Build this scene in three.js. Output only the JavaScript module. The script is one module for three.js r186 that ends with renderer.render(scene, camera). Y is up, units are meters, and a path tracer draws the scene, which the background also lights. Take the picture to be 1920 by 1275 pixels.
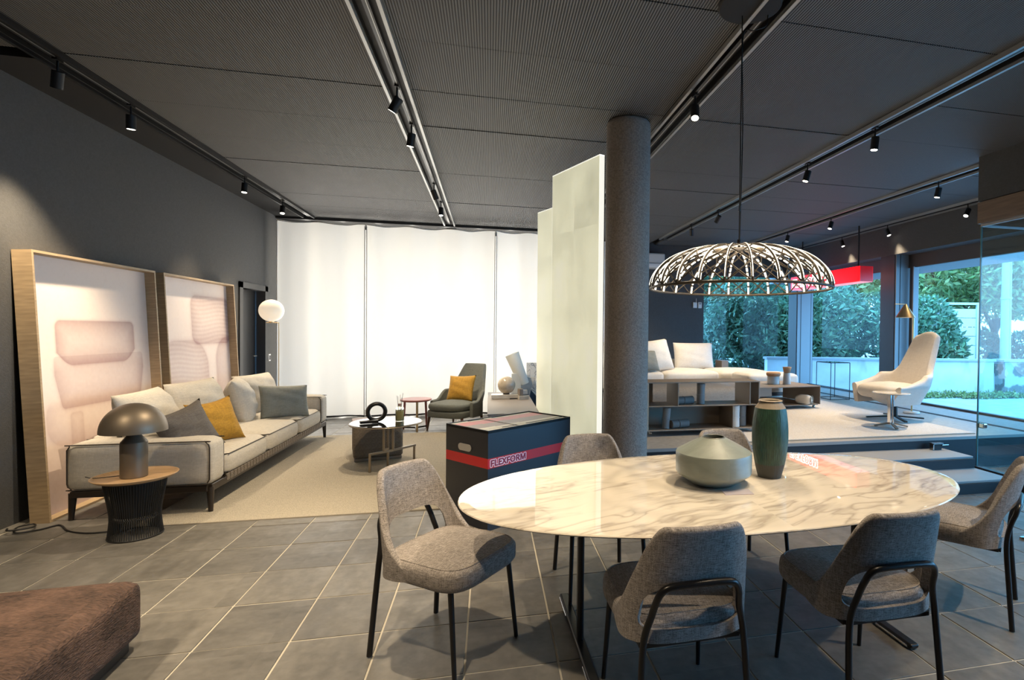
import * as THREE from 'three';
import { mergeGeometries, mergeVertices, toCreasedNormals } from 'three/addons/utils/BufferGeometryUtils.js';
import { RectAreaLightUniformsLib } from 'three/addons/lights/RectAreaLightUniformsLib.js';

// ------------------------------------------------------------------ camera, sky, exposure, large lights
const scene = new THREE.Scene();
const D = Math.PI / 180;
const EYE = 1.45;
const camera = new THREE.PerspectiveCamera(2 * Math.atan(650 / 1008) / D, 2300 / 1300, 0.05, 200);
camera.setViewOffset(2300, 1300, 0, 14, 1920, 1275);       // the photograph is cropped from a wider frame
camera.position.set(0, EYE, 0);
camera.rotation.set(-0.85 * D, -12.96 * D, 0.62 * D, 'YXZ');
scene.add(camera);
scene.background = new THREE.Color().setRGB(1.8, 5.0, 9.2);   // cool overcast daylight seen against warm lamps
const renderer = new THREE.WebGLRenderer({ antialias: true });
renderer.toneMapping = THREE.LinearToneMapping;
renderer.toneMappingExposure = 1.06;
renderer.shadowMap.enabled = true;
RectAreaLightUniformsLib.init();
const LAMP_WARM = new THREE.Color().setRGB(1.0, 0.79, 0.53);
const SPOT = 26;                                              // intensity of one track spotlight

// the luminous curtain at the back lights the lounge
{
  const r = new THREE.RectAreaLight(new THREE.Color().setRGB(1, 0.95, 0.86), 1.25, 4.1, 2.9);
  r.position.set(-1.15, 1.58, -9.2); r.lookAt(-1.15, 1.58, 0); r.name = 'curtain_light'; scene.add(r);
}

// ------------------------------------------------------------------ random numbers and noise
let seed = 12345;
const rnd = () => { seed = (seed * 1664525 + 1013904223) >>> 0; return seed / 4294967296; };
const rr = (a, b) => a + (b - a) * rnd();
const clamp = (x, a, b) => Math.max(a, Math.min(b, x));
const mix = (a, b, t) => a + (b - a) * t;
const smooth = (a, b, x) => { const t = clamp((x - a) / (b - a), 0, 1); return t * t * (3 - 2 * t); };
function h2(x, y, s) { let n = Math.imul(x, 374761393) + Math.imul(y, 668265263) + Math.imul(s, 974711); n = Math.imul(n ^ (n >>> 13), 1274126177); return ((n ^ (n >>> 16)) >>> 0) / 4294967296; }
function vnoise(x, y, per, s) {               // value noise that repeats every per cells
  const ix = Math.floor(x), iy = Math.floor(y), fx = x - ix, fy = y - iy, u = fx * fx * (3 - 2 * fx), v = fy * fy * (3 - 2 * fy);
  const w = (k) => ((k % per) + per) % per;
  return mix(mix(h2(w(ix), w(iy), s), h2(w(ix + 1), w(iy), s), u), mix(h2(w(ix), w(iy + 1), s), h2(w(ix + 1), w(iy + 1), s), u), v);
}
function fbm(x, y, per, s, oct = 4) { let a = 0, k = 0.5, t = 0; for (let i = 0; i < oct; i++) { a += k * vnoise(x, y, per, s + i); t += k; k *= 0.5; x *= 2; y *= 2; per *= 2; } return a / t; }
const texCache = {};
function tex(key, n, metres, fn, srgb) {      // fn(u, v) -> [r, g, b] or a number, in 0..1 (linear colours are written as sRGB bytes)
  const k = key + metres;
  if (texCache[k]) return texCache[k];
  const d = new Uint8Array(n * n * 4), enc = (c) => 255 * (c <= 0.0031308 ? 12.92 * c : 1.055 * Math.pow(c, 1 / 2.4) - 0.055);
  for (let j = 0; j < n; j++) for (let i = 0; i < n; i++) {
    const c = fn(i / n, j / n), o = (j * n + i) * 4;
    for (let q = 0; q < 3; q++) { const x = clamp(typeof c === 'number' ? c : c[q], 0, 1); d[o + q] = srgb ? enc(x) : 255 * x; }
    d[o + 3] = 255;
  }
  const t = new THREE.DataTexture(d, n, n); t.magFilter = THREE.LinearFilter; t.minFilter = THREE.LinearMipmapLinearFilter; t.generateMipmaps = true;
  t.wrapS = t.wrapT = THREE.RepeatWrapping; t.repeat.set(1 / metres, 1 / metres); if (srgb) t.colorSpace = THREE.SRGBColorSpace; t.needsUpdate = true;
  return (texCache[k] = t);
}
const rgb = (r, g, b) => new THREE.Color().setRGB(r, g, b);
function std(r, g, b, rough, o = {}) { return new THREE.MeshStandardMaterial({ color: rgb(r, g, b), roughness: rough, ...o }); }
function phys(r, g, b, rough, o = {}) { return new THREE.MeshPhysicalMaterial({ color: rgb(r, g, b), roughness: rough, ...o }); }

// ------------------------------------------------------------------ textures and materials
const weaveB = tex('weave', 256, 0.12, (u, v) => 0.5 + 0.25 * Math.sin(u * 64 * Math.PI * 2) * 0.5 + 0.25 * Math.sin(v * 64 * Math.PI * 2) * 0.5 + 0.3 * (fbm(u * 32, v * 32, 32, 3, 3) - 0.5));
const meltC = (key, c, amp, sx, sy, m) => tex(key, 256, m, (u, v) => { const t = 1 + amp * ((fbm(u * sx, v * 8, 256, 11, 2) - 0.5) * 0.9 + (fbm(u * 12, v * sy, 256, 17, 2) - 0.5) * 1.3 + (vnoise(u * 128, v * 128, 128, 5) - 0.5) * 0.9); return c.map((x) => x * t); }, true);
const M = {};
M.wall = std(1, 1, 1, 0.85, { map: tex('wallc', 256, 0.6, (u, v) => { const t = 0.86 + 0.28 * fbm(u * 48, v * 48, 48, 21, 3); return [0.072 * t, 0.072 * t, 0.072 * t]; }, true), bumpMap: tex('wallb', 256, 0.25, (u, v) => fbm(u * 64, v * 64, 64, 31, 3)), bumpScale: 0.0015 });
M.black = std(0.008, 0.008, 0.009, 0.5);
M.blackSoft = std(0.012, 0.012, 0.013, 0.8);
M.blackMetal = std(0.012, 0.011, 0.011, 0.32, { metalness: 0.2 });
M.chrome = std(0.75, 0.75, 0.76, 0.12, { metalness: 1 });
M.alu = std(0.42, 0.42, 0.41, 0.35, { metalness: 0.7 });
M.aluGrey = std(0.30, 0.31, 0.32, 0.5, { metalness: 0.15 });
M.bronzeFrame = std(0.05, 0.042, 0.04, 0.5);
M.steel = std(0.5, 0.5, 0.5, 0.25, { metalness: 1 });
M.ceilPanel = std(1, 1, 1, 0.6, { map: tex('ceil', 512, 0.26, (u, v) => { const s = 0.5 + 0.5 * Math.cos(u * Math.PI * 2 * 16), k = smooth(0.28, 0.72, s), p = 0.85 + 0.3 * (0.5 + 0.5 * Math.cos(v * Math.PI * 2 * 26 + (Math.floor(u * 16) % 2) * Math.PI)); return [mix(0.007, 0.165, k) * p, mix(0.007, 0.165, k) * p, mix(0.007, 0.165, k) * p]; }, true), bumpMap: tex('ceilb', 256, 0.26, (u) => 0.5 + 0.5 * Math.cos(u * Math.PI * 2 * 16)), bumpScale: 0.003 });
const slate = (key, c, s) => tex(key, 512, 1.2, (u, v) => {
  const a = fbm(u * 6 + 0.8 * fbm(u * 4, v * 4, 4, s, 2), v * 18, 96, s, 5), b = fbm(u * 40, v * 40, 40, s + 9, 3), w = fbm(u * 3, v * 4, 12, s + 5, 4);
  const t = 0.55 + 0.5 * a + 0.35 * b + 0.35 * (w - 0.5); return [c[0] * t, c[1] * t, c[2] * t];
}, true);
const slateB = tex('slateb', 512, 1.2, (u, v) => 0.6 * fbm(u * 7 + fbm(u * 5, v * 5, 5, 71, 2), v * 22, 110, 73, 5) + 0.4 * fbm(u * 60, v * 60, 60, 75, 2));
const slateR = tex('slater', 256, 1.2, (u, v) => 0.80 + 0.3 * (fbm(u * 10, v * 20, 40, 81, 4) - 0.5));
M.tiles = [[0.160, 0.152, 0.138], [0.140, 0.134, 0.124], [0.184, 0.174, 0.157]].map((c, i) => std(1, 1, 1, 0.56, { map: slate('slate' + i, c, 40 + 13 * i), bumpMap: slateB, bumpScale: 0.0012, roughnessMap: slateR }));
M.grout = std(0.50, 0.47, 0.40, 0.9);
M.rug = std(1, 1, 1, 0.97, { map: tex('rug', 256, 0.4, (u, v) => { const t = 0.78 + 0.44 * fbm(u * 64, v * 64, 64, 91, 2); return [0.47 * t, 0.425 * t, 0.345 * t]; }, true), bumpMap: tex('rugb', 256, 0.2, (u, v) => fbm(u * 64, v * 64, 64, 93, 2)), bumpScale: 0.006 });
M.rugPale = std(1, 1, 1, 0.97, { map: tex('rugp', 256, 0.5, (u, v) => { const t = 0.84 + 0.32 * fbm(u * 64, v * 48, 64, 97, 2); return [0.60 * t, 0.56 * t, 0.52 * t]; }, true), bumpMap: tex('rugb', 256, 0.2, () => 0), bumpScale: 0.004 });
M.rugEdge = std(0.30, 0.27, 0.22, 0.95);
M.fabricCream = std(1, 1, 1, 0.92, { map: meltC('cream', [0.55, 0.515, 0.455], 0.16, 96, 60, 0.35), bumpMap: weaveB, bumpScale: 0.0012 });
M.fabricWhite = std(1, 1, 1, 0.93, { map: meltC('whitef', [0.72, 0.69, 0.64], 0.10, 96, 60, 0.35), bumpMap: weaveB, bumpScale: 0.001 });
M.piping = std(0.035, 0.026, 0.02, 0.6);
M.fabricGrey = std(1, 1, 1, 0.95, { map: meltC('greyf', [0.155, 0.135, 0.125], 0.6, 128, 128, 0.2), bumpMap: weaveB, bumpScale: 0.0012 });
M.fabricMustard = std(1, 1, 1, 0.8, { map: meltC('must', [0.40, 0.22, 0.024], 0.35, 64, 64, 0.3), bumpMap: weaveB, bumpScale: 0.001 });
M.fabricSage = std(1, 1, 1, 0.92, { map: meltC('sage', [0.25, 0.26, 0.235], 0.2, 96, 60, 0.3), bumpMap: weaveB, bumpScale: 0.001 });
M.fabricDark = std(1, 1, 1, 0.92, { map: meltC('darkf', [0.115, 0.105, 0.10], 0.3, 96, 60, 0.3), bumpMap: weaveB, bumpScale: 0.001 });
M.fabricChair = std(1, 1, 1, 0.95, { map: meltC('chairf', [0.27, 0.243, 0.225], 0.95, 150, 150, 0.16), bumpMap: weaveB, bumpScale: 0.0014 });
M.fabricGreen = std(1, 1, 1, 0.92, { map: meltC('greenf', [0.145, 0.16, 0.15], 0.25, 96, 60, 0.3), bumpMap: weaveB, bumpScale: 0.001 });
M.woodDark = std(0.022, 0.015, 0.011, 0.4);
const woodTex = (key, c, m) => tex(key, 256, m, (u, v) => { const g = fbm(u * 4 + 0.3 * fbm(u * 3, v * 2, 6, 61, 2), v * 40, 160, 63, 4), t = 0.7 + 0.6 * g; return c.map((x) => x * t); }, true);
M.oak = std(1, 1, 1, 0.55, { map: woodTex('oak', [0.39, 0.285, 0.17], 0.5) });
M.oakTray = std(1, 1, 1, 0.42, { map: woodTex('oakt', [0.46, 0.30, 0.16], 0.4) });
M.wicker = std(1, 1, 1, 0.7, { map: tex('wick', 256, 0.06, (u, v) => { const a = Math.floor(u * 4), b = Math.floor(v * 4), t = 0.6 + 0.8 * Math.abs(Math.sin((u * 4 + ((b & 1) ? 0.5 : 0)) * Math.PI)) * 0.6 + 0.25 * h2(a, b, 5); return [0.17 * t, 0.14 * t, 0.11 * t]; }, true), bumpMap: tex('wickb', 256, 0.06, (u, v) => Math.abs(Math.sin((u * 4 + ((Math.floor(v * 4) & 1) ? 0.5 : 0)) * Math.PI)) * Math.abs(Math.sin(v * 4 * Math.PI))), bumpScale: 0.003 });
M.fur = std(1, 1, 1, 0.95, { map: tex('fur', 512, 0.5, (u, v) => { const t = 0.25 + 0.95 * fbm(u * 40, v * 120, 240, 45, 3) + 1.1 * (fbm(u * 5, v * 6, 30, 47, 3) - 0.42); return [0.118 * t, 0.070 * t, 0.052 * t]; }, true), bumpMap: tex('furb', 512, 0.5, (u, v) => fbm(u * 40, v * 140, 280, 49, 3)), bumpScale: 0.006 });
M.column = std(1, 1, 1, 0.75, { map: tex('col', 256, 0.5, (u, v) => { const t = 0.6 + 0.8 * fbm(u * 64, v * 64, 64, 51, 3); return [0.25 * t, 0.222 * t, 0.20 * t]; }, true), bumpMap: tex('colb', 256, 0.3, (u, v) => fbm(u * 64, v * 64, 64, 53, 3)), bumpScale: 0.003 });
// calacatta marble for the table top: cream ground, slanting grey veins and one strong vein
M.marble = phys(1, 1, 1, 0.02, { clearcoat: 0.5, clearcoatRoughness: 0.01, map: tex('marble', 1024, 2.6, (u, v) => {
  const x = u * 2.6, y = v * 2.6, wa = fbm(u * 6, v * 6, 6, 101, 4) - 0.5, wb = fbm(u * 7, v * 7, 7, 103, 4) - 0.5, wx = x + 0.4 * wa, wy = y + 0.12 * wb;
  const ridge = (fx, fy, sl, sd, pw, per) => { const n = fbm(u * fx + 1.0 * wa, (v + 0.35 * sl * u) * fy + 1.5 * wb, per, sd, 4); return Math.pow(clamp(1 - Math.abs(2 * n - 1) * 3.2, 0, 1), pw); };
  const m1 = smooth(0.38, 0.62, fbm(u * 5, v * 6, 30, 109, 3)), m2 = smooth(0.34, 0.6, fbm(u * 9, v * 9, 9, 111, 3));
  let k = 0.50 * m1 * ridge(7, 30, 1, 121, 3.0, 9999) + 0.36 * m2 * ridge(13, 56, 1, 127, 2.2, 9999) + 0.24 * ridge(10, 22, -1, 133, 6, 9999) * m2 + 0.16 * (1 - fbm(u * 3, v * 4, 12, 113, 4));
  const line = Math.abs(wy - (1.18 + 0.24 * (wx - 0.1) + 0.05 * Math.sin(wx * 9))); k += 0.6 * Math.exp(-line * line / 0.00006) * smooth(1.25, 0.9, x);
  k = clamp(k, 0, 0.85); return [mix(0.80, 0.27, k), mix(0.735, 0.225, k), mix(0.63, 0.185, k)];
}, true) });
M.marbleGrey = phys(1, 1, 1, 0.25, { map: tex('mg', 256, 0.5, (u, v) => { const t = 0.75 + 0.35 * fbm(u * 8, v * 8, 8, 121, 4); return [0.62 * t, 0.60 * t, 0.56 * t]; }, true) });
M.onyx = phys(1, 1, 1, 0.18, { map: tex('onyxm', 256, 0.4, (u, v) => { const t = 0.7 + 0.45 * fbm(u * 5, v * 9, 45, 125, 4); return [0.55 * t, 0.48 * t, 0.38 * t]; }, true) });
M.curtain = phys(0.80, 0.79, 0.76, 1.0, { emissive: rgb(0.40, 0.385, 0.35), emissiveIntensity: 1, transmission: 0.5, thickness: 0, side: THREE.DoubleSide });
M.tube = std(0.9, 0.9, 0.88, 0.6, { emissive: rgb(5.4, 5.1, 4.6) });
const onyxGlow = tex('onyx', 512, 2.4, (u, v) => { const t = 0.70 + 0.50 * fbm(u * 8, v * 6, 48, 131, 5) + 0.10 * (fbm(u * 60, v * 24, 240, 133, 3) - 0.5); return [0.96 * t, 0.96 * t, 0.84 * t]; }, true);
M.glowPanel = std(1, 1, 1, 0.5, { map: onyxGlow, emissive: rgb(0.50, 0.495, 0.40), emissiveMap: onyxGlow });
M.panelEdge = std(0.8, 0.8, 0.78, 0.5, { emissive: rgb(0.85, 0.84, 0.76) });
M.lens = std(1, 1, 1, 0.4, { emissive: rgb(7, 6.4, 5.2) });
M.led = std(1, 1, 1, 0.4, { emissive: rgb(3.6, 3.2, 2.45) });
M.opal = std(0.85, 0.80, 0.72, 0.25, { emissive: rgb(0.52, 0.43, 0.31) });
M.brass = std(0.62, 0.46, 0.25, 0.28, { metalness: 0.9 });
M.bronzeLamp = std(0.19, 0.155, 0.115, 0.44, { metalness: 0.55 });
M.pendantMetal = std(0.05, 0.041, 0.032, 0.45, { metalness: 0.4 });
M.bronzeLeg = std(0.32, 0.27, 0.215, 0.35, { metalness: 0.8 });
M.glass = phys(0.95, 0.98, 0.98, 0.0, { transmission: 1, thickness: 0, ior: 1.45, specularIntensity: 0.3 });
M.glassTint = phys(0.80, 0.93, 0.93, 0.0, { transmission: 1, thickness: 0, ior: 1.5 });
M.glassEdge = phys(0.10, 0.22, 0.22, 0.1, {});
M.blackGlass = phys(0.006, 0.007, 0.008, 0.03, { clearcoat: 1, clearcoatRoughness: 0.02 });
M.vaseGrey = phys(1, 1, 1, 0.34, { map: tex('vg', 256, 0.3, (u, v) => { const t = 0.85 + 0.3 * fbm(u * 6, v * 12, 48, 141, 4); return [0.22 * t, 0.25 * t, 0.225 * t]; }, true), clearcoat: 0.25, clearcoatRoughness: 0.4 });
M.vaseGreen = phys(1, 1, 1, 0.4, { map: tex('vgr', 256, 0.28, (u, v) => { const t = 0.45 + 1.0 * fbm(u * 60, v * 10, 240, 145, 4); return [0.028 * t, 0.070 * t, 0.048 * t]; }, true) });
M.vaseRim = std(0.24, 0.20, 0.155, 0.7);
M.vaseFoot = std(0.055, 0.055, 0.046, 0.6);
M.white = std(0.78, 0.78, 0.77, 0.5);
M.whiteCeramic = phys(0.66, 0.65, 0.62, 0.5, {});
M.greyCeramic = std(0.16, 0.155, 0.15, 0.65);
M.greyVase = std(0.24, 0.235, 0.235, 0.6);
M.cork = std(1, 1, 1, 0.9, { map: tex('cork', 128, 0.06, (u, v) => { const t = 0.55 + 0.9 * fbm(u * 16, v * 16, 16, 151, 3); return [0.40 * t, 0.25 * t, 0.15 * t]; }, true) });
M.shelf = std(0.25, 0.205, 0.165, 0.5, { metalness: 0.15 });
M.shelfPale = std(0.46, 0.39, 0.30, 0.55);
M.acWhite = std(0.62, 0.61, 0.58, 0.45);
M.boxBlack = phys(0.010, 0.012, 0.017, 0.42, { clearcoat: 0.25, clearcoatRoughness: 0.35 });
M.redStool = std(0.30, 0.085, 0.07, 0.4);
M.leather = std(0.25, 0.21, 0.175, 0.6);
M.whiteLeather = std(1, 1, 1, 0.75, { map: meltC('wl', [0.60, 0.545, 0.49], 0.08, 60, 60, 0.4) });
M.platform = std(1, 1, 1, 0.45, { map: tex('plat', 256, 1.0, (u, v) => { const t = 0.8 + 0.4 * fbm(u * 30, v * 30, 30, 161, 4); return [0.32 * t, 0.31 * t, 0.295 * t]; }, true) });
M.riser = std(0.016, 0.017, 0.022, 0.55);
M.headerWood = std(1, 1, 1, 0.45, { map: woodTex('hw', [0.17, 0.105, 0.06], 0.8) });
M.outGround = std(1, 1, 1, 0.9, { map: tex('outg', 256, 3.0, (u, v) => { const t = 0.75 + 0.5 * fbm(u * 16, v * 24, 96, 171, 4); return [0.33 * t, 0.36 * t, 0.38 * t]; }, true) });
M.outWall = std(1, 1, 1, 0.9, { map: tex('outw', 256, 2.5, (u, v) => { const t = 0.8 + 0.4 * fbm(u * 6, v * 8, 48, 175, 4), s = smooth(0.62, 0.75, fbm(u * 9, v * 3, 27, 177, 3)); return [mix(0.50, 0.36, s) * t, mix(0.52, 0.38, s) * t, mix(0.54, 0.33, s) * t]; }, true) });
M.outStone = std(1, 1, 1, 0.9, { map: tex('outs', 256, 1.2, (u, v) => { const t = fbm(u * 6, v * 6, 6, 181, 4), k = smooth(0.45, 0.6, t); return [mix(0.42, 0.14, k), mix(0.42, 0.14, k), mix(0.40, 0.13, k)]; }, true) });
M.outCap = std(0.30, 0.31, 0.33, 0.8);
M.outFence = std(0.55, 0.58, 0.6, 0.7);
M.outPole = std(0.42, 0.46, 0.48, 0.5);
M.outSlab = std(0.30, 0.30, 0.30, 0.9);
M.bark = std(0.09, 0.07, 0.055, 0.95);
M.red = std(0.6, 0.02, 0.02, 0.5);
M.mat = std(0.015, 0.016, 0.018, 0.95);
const leafMat = (r, g, b) => phys(r, g, b, 0.75, { transmission: 0.3, thickness: 0, side: THREE.DoubleSide });
M.leafHedge = leafMat(0.14, 0.26, 0.15); M.leafHedge2 = leafMat(0.09, 0.18, 0.105); M.leafTree = leafMat(0.26, 0.34, 0.13); M.leafAutumn = leafMat(0.38, 0.31, 0.14); M.leafDark = leafMat(0.085, 0.16, 0.09);

// ------------------------------------------------------------------ scene-graph helpers
const used = {};
function numbered(name) { const n = used[name] ?? 0; used[name] = n + 1; return n ? name + '_' + String(n).padStart(3, '0') : name; }
function shade(o) { o.castShadow = true; o.receiveShadow = true; return o; }
function tag(o, label, category, group) { o.userData.label = label; if (category) o.userData.category = category; if (group) o.userData.group = group; return o; }
function thing(name, label, category, [x, y, z] = [0, 0, 0], turn = 0, group) {
  const g = new THREE.Group(); g.name = numbered(name); g.position.set(x, y, z); g.rotation.y = turn; scene.add(g); return tag(g, label, category, group);
}
function metricUV(geo) {                       // uv in metres, each triangle from the plane it faces most
  const g = geo.index ? geo.toNonIndexed() : geo.clone(), p = g.attributes.position, n = p.count, uv = new Float32Array(n * 2), a = new THREE.Vector3(), b = new THREE.Vector3(), c = new THREE.Vector3();
  for (let i = 0; i < n; i += 3) {
    a.fromBufferAttribute(p, i); b.fromBufferAttribute(p, i + 1); c.fromBufferAttribute(p, i + 2);
    const e = b.clone().sub(a).cross(c.clone().sub(a)), ax = Math.abs(e.x), ay = Math.abs(e.y), az = Math.abs(e.z);
    [a, b, c].forEach((q, k) => { const o = (i + k) * 2; if (ay >= ax && ay >= az) { uv[o] = q.x; uv[o + 1] = q.z; } else if (ax >= az) { uv[o] = q.z; uv[o + 1] = q.y; } else { uv[o] = q.x; uv[o + 1] = q.y; } });
  }
  g.setAttribute('uv', new THREE.BufferAttribute(uv, 2)); return g;
}
function clean(g) { g = g.index ? g.toNonIndexed() : g; for (const k of Object.keys(g.attributes)) if (!['position', 'normal', 'uv'].includes(k)) g.deleteAttribute(k); return g; }
function join(list) { return list.length === 1 ? list[0] : mergeGeometries(list.map((g) => { g = clean(g); if (!g.attributes.uv) g.setAttribute('uv', new THREE.BufferAttribute(new Float32Array(g.attributes.position.count * 2), 2)); return g; })); }
function part(name, geo, mat, parent, keepUV) {
  let g = Array.isArray(geo) ? join(geo) : geo;
  if (!keepUV) g = metricUV(g);
  const m = shade(new THREE.Mesh(g, mat)); m.name = parent ? name : numbered(name); (parent ?? scene).add(m); return m;
}
function struct(name, geo, mat, parent, keepUV) { const m = part(name, geo, mat, parent, keepUV); m.userData.kind = 'structure'; return m; }
function solo(name, geo, mat, label, category, group) { return tag(part(name, geo, mat), label, category, group); }
function copyOf(src, [x, y, z], turn, label, group) {
  const c = src.clone(); c.name = numbered(src.name.replace(/_\d{3}$/, '')); c.userData = { ...src.userData }; c.position.set(x, y, z); c.rotation.y = turn; scene.add(c);
  if (label) c.userData.label = label; if (group) c.userData.group = group; return c;
}
// ------------------------------------------------------------------ geometry helpers
const V = (x, y, z) => new THREE.Vector3(x, y, z);
const at = (g, x = 0, y = 0, z = 0, ry = 0, rx = 0, rz = 0) => { g.applyMatrix4(new THREE.Matrix4().compose(V(x, y, z), new THREE.Quaternion().setFromEuler(new THREE.Euler(rx, ry, rz, 'YXZ')), V(1, 1, 1))); return g; };
const box = (w, h, d, x = 0, y = 0, z = 0) => at(new THREE.BoxGeometry(w, h, d), x, y, z);
const span = (x0, x1, y0, y1, z0, z1) => box(Math.abs(x1 - x0), Math.abs(y1 - y0), Math.abs(z1 - z0), (x0 + x1) / 2, (y0 + y1) / 2, (z0 + z1) / 2);
function roundedBox(w, h, d, r, k = 2) {       // exact flat faces, k facets round each edge
  const S = [w / 2, h / 2, d / 2], n = 2 * k + 1, g = new THREE.BoxGeometry(w, h, d, n, n, n), p = g.attributes.position, nn = g.attributes.normal;
  r = Math.min(r, S[0] * 0.98, S[1] * 0.98, S[2] * 0.98);
  for (let i = 0; i < p.count; i++) {
    const c = [p.getX(i), p.getY(i), p.getZ(i)], e = [0, 0, 0], o = [0, 0, 0];
    for (let a = 0; a < 3; a++) { const q = Math.round((c[a] / S[a] + 1) / 2 * n), m = S[a] - r; o[a] = q <= k ? -m : m; e[a] = q <= k ? -Math.tan((1 - q / k) * Math.PI / 4) : Math.tan((1 - (n - q) / k) * Math.PI / 4); }
    const L = Math.hypot(...e) || 1; p.setXYZ(i, o[0] + e[0] / L * r, o[1] + e[1] / L * r, o[2] + e[2] / L * r); nn.setXYZ(i, e[0] / L, e[1] / L, e[2] / L);
  }
  return g;
}
const rbox = (w, h, d, r, x = 0, y = 0, z = 0, s = 2) => at(roundedBox(w, h, d, r, s), x, y, z);
const cyl = (r0, r1, h, x = 0, y = 0, z = 0, s = 32) => at(new THREE.CylinderGeometry(r0, r1, h, s), x, y, z);
const tube = (pts, r, seg = 24, rad = 8, closed = false, tension = 0.5) => new THREE.TubeGeometry(new THREE.CatmullRomCurve3(pts.map((p) => (p.isVector3 ? p : V(...p))), closed, 'catmullrom', tension), seg, r, rad, closed);
function bar(a, b, r, rad = 8) { a = a.isVector3 ? a : V(...a); b = b.isVector3 ? b : V(...b); const d = b.clone().sub(a), g = new THREE.CylinderGeometry(r, r, d.length(), rad); g.applyQuaternion(new THREE.Quaternion().setFromUnitVectors(V(0, 1, 0), d.normalize())); const m = a.clone().add(b).multiplyScalar(0.5); return g.translate(m.x, m.y, m.z); }
function barTaper(a, b, ra, rb, rad = 12) { a = V(...a); b = V(...b); const d = b.clone().sub(a), g = new THREE.CylinderGeometry(rb, ra, d.length(), rad); g.applyQuaternion(new THREE.Quaternion().setFromUnitVectors(V(0, 1, 0), d.normalize())); const m = a.clone().add(b).multiplyScalar(0.5); return g.translate(m.x, m.y, m.z); }
function flat(a, b, w, h) { a = V(...a); b = V(...b); const d = b.clone().sub(a), g = new THREE.BoxGeometry(w, h, d.length()), m = a.clone().add(b).multiplyScalar(0.5), k = new THREE.Matrix4().lookAt(a, b, V(0, 1, 0)); g.applyMatrix4(k); return g.translate(m.x, m.y, m.z); }
const lathe = (pts, seg = 48) => new THREE.LatheGeometry(pts.map(([x, y]) => new THREE.Vector2(x, y)), seg);
function softBox(w, h, d, r, puff = 0, n = 10) {  // a rounded, swollen box: upholstery
  const g = new THREE.BoxGeometry(w, h, d, n, Math.max(4, Math.round(n * 0.6)), n), p = g.attributes.position, q = V(0, 0, 0), s = [w / 2, h / 2, d / 2];
  r = Math.min(r, ...s);
  for (let i = 0; i < p.count; i++) {
    q.fromBufferAttribute(p, i);
    const u = q.x / s[0], v = q.y / s[1], t = q.z / s[2];
    const c = V(clamp(q.x, -s[0] + r, s[0] - r), clamp(q.y, -s[1] + r, s[1] - r), clamp(q.z, -s[2] + r, s[2] - r)), e = q.clone().sub(c);
    if (e.lengthSq() > 0) q.copy(c).addScaledVector(e.normalize(), r);
    const k = (a, b) => (1 - a * a) * (1 - b * b);
    q.y += Math.sign(v) * puff * k(u, t) * (Math.abs(v) > 0.999 ? 1 : Math.abs(v)); q.x += Math.sign(u) * puff * 0.35 * k(v, t) * (Math.abs(u) > 0.999 ? 1 : 0); q.z += Math.sign(t) * puff * 0.35 * k(u, v) * (Math.abs(t) > 0.999 ? 1 : 0);
    p.setXYZ(i, q.x, q.y, q.z);
  }
  g.deleteAttribute('uv'); g.deleteAttribute('normal'); const m = mergeVertices(g, 1e-4); m.computeVertexNormals(); return m;
}
function pillow(w, h, t, ear = 0.06, n = 18, wrinkle = 0.006) { // a scatter cushion standing in the xy plane, pointed corners
  const pos = [], idx = [];
  for (const sgn of [1, -1]) for (let j = 0; j <= n; j++) for (let i = 0; i <= n; i++) {
    const u = (i / n) * 2 - 1, v = (j / n) * 2 - 1, k = Math.pow(Math.max(0, 1 - Math.pow(Math.abs(u), 2.6)), 0.62) * Math.pow(Math.max(0, 1 - Math.pow(Math.abs(v), 2.6)), 0.62);
    const x = u * w / 2 * (1 - ear * (1 - v * v)), y = v * h / 2 * (1 - ear * (1 - u * u));
    pos.push(x, y, sgn * (t / 2 * k + wrinkle * k * Math.sin(u * 7 + v * 4 + sgn) * Math.sin(v * 6 - u * 3)));
  }
  const row = n + 1, half = row * row;
  for (let s = 0; s < 2; s++) for (let j = 0; j < n; j++) for (let i = 0; i < n; i++) { const a = s * half + j * row + i, b = a + 1, c = a + row, d = c + 1; s ? idx.push(a, c, b, b, c, d) : idx.push(a, b, c, b, d, c); }
  const g = new THREE.BufferGeometry(); g.setAttribute('position', new THREE.Float32BufferAttribute(pos, 3)); g.setIndex(idx);
  const m = mergeVertices(g, 1e-4); m.computeVertexNormals(); return m;
}
function loftLoops(loops, capA = true, capB = true, crease = 0.7) { // joins closed loops of equal length into one skin
  const n = loops[0].length, pos = [], idx = [];
  loops.forEach((l) => l.forEach((p) => pos.push(p.x, p.y, p.z)));
  for (let k = 0; k < loops.length - 1; k++) for (let i = 0; i < n; i++) { const a = k * n + i, b = k * n + (i + 1) % n, c = a + n, d = b + n; idx.push(a, b, c, b, d, c); }
  const cap = (k, flip) => { const c = loops[k].reduce((s, p) => s.add(p), V(0, 0, 0)).multiplyScalar(1 / n), o = pos.length / 3; pos.push(c.x, c.y, c.z); for (let i = 0; i < n; i++) { const a = k * n + i, b = k * n + (i + 1) % n; flip ? idx.push(o, b, a) : idx.push(o, a, b); } };
  if (capA) cap(0, true); if (capB) cap(loops.length - 1, false);
  const g = new THREE.BufferGeometry(); g.setAttribute('position', new THREE.Float32BufferAttribute(pos, 3)); g.setIndex(idx);
  return toCreasedNormals(g, crease);
}
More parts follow.
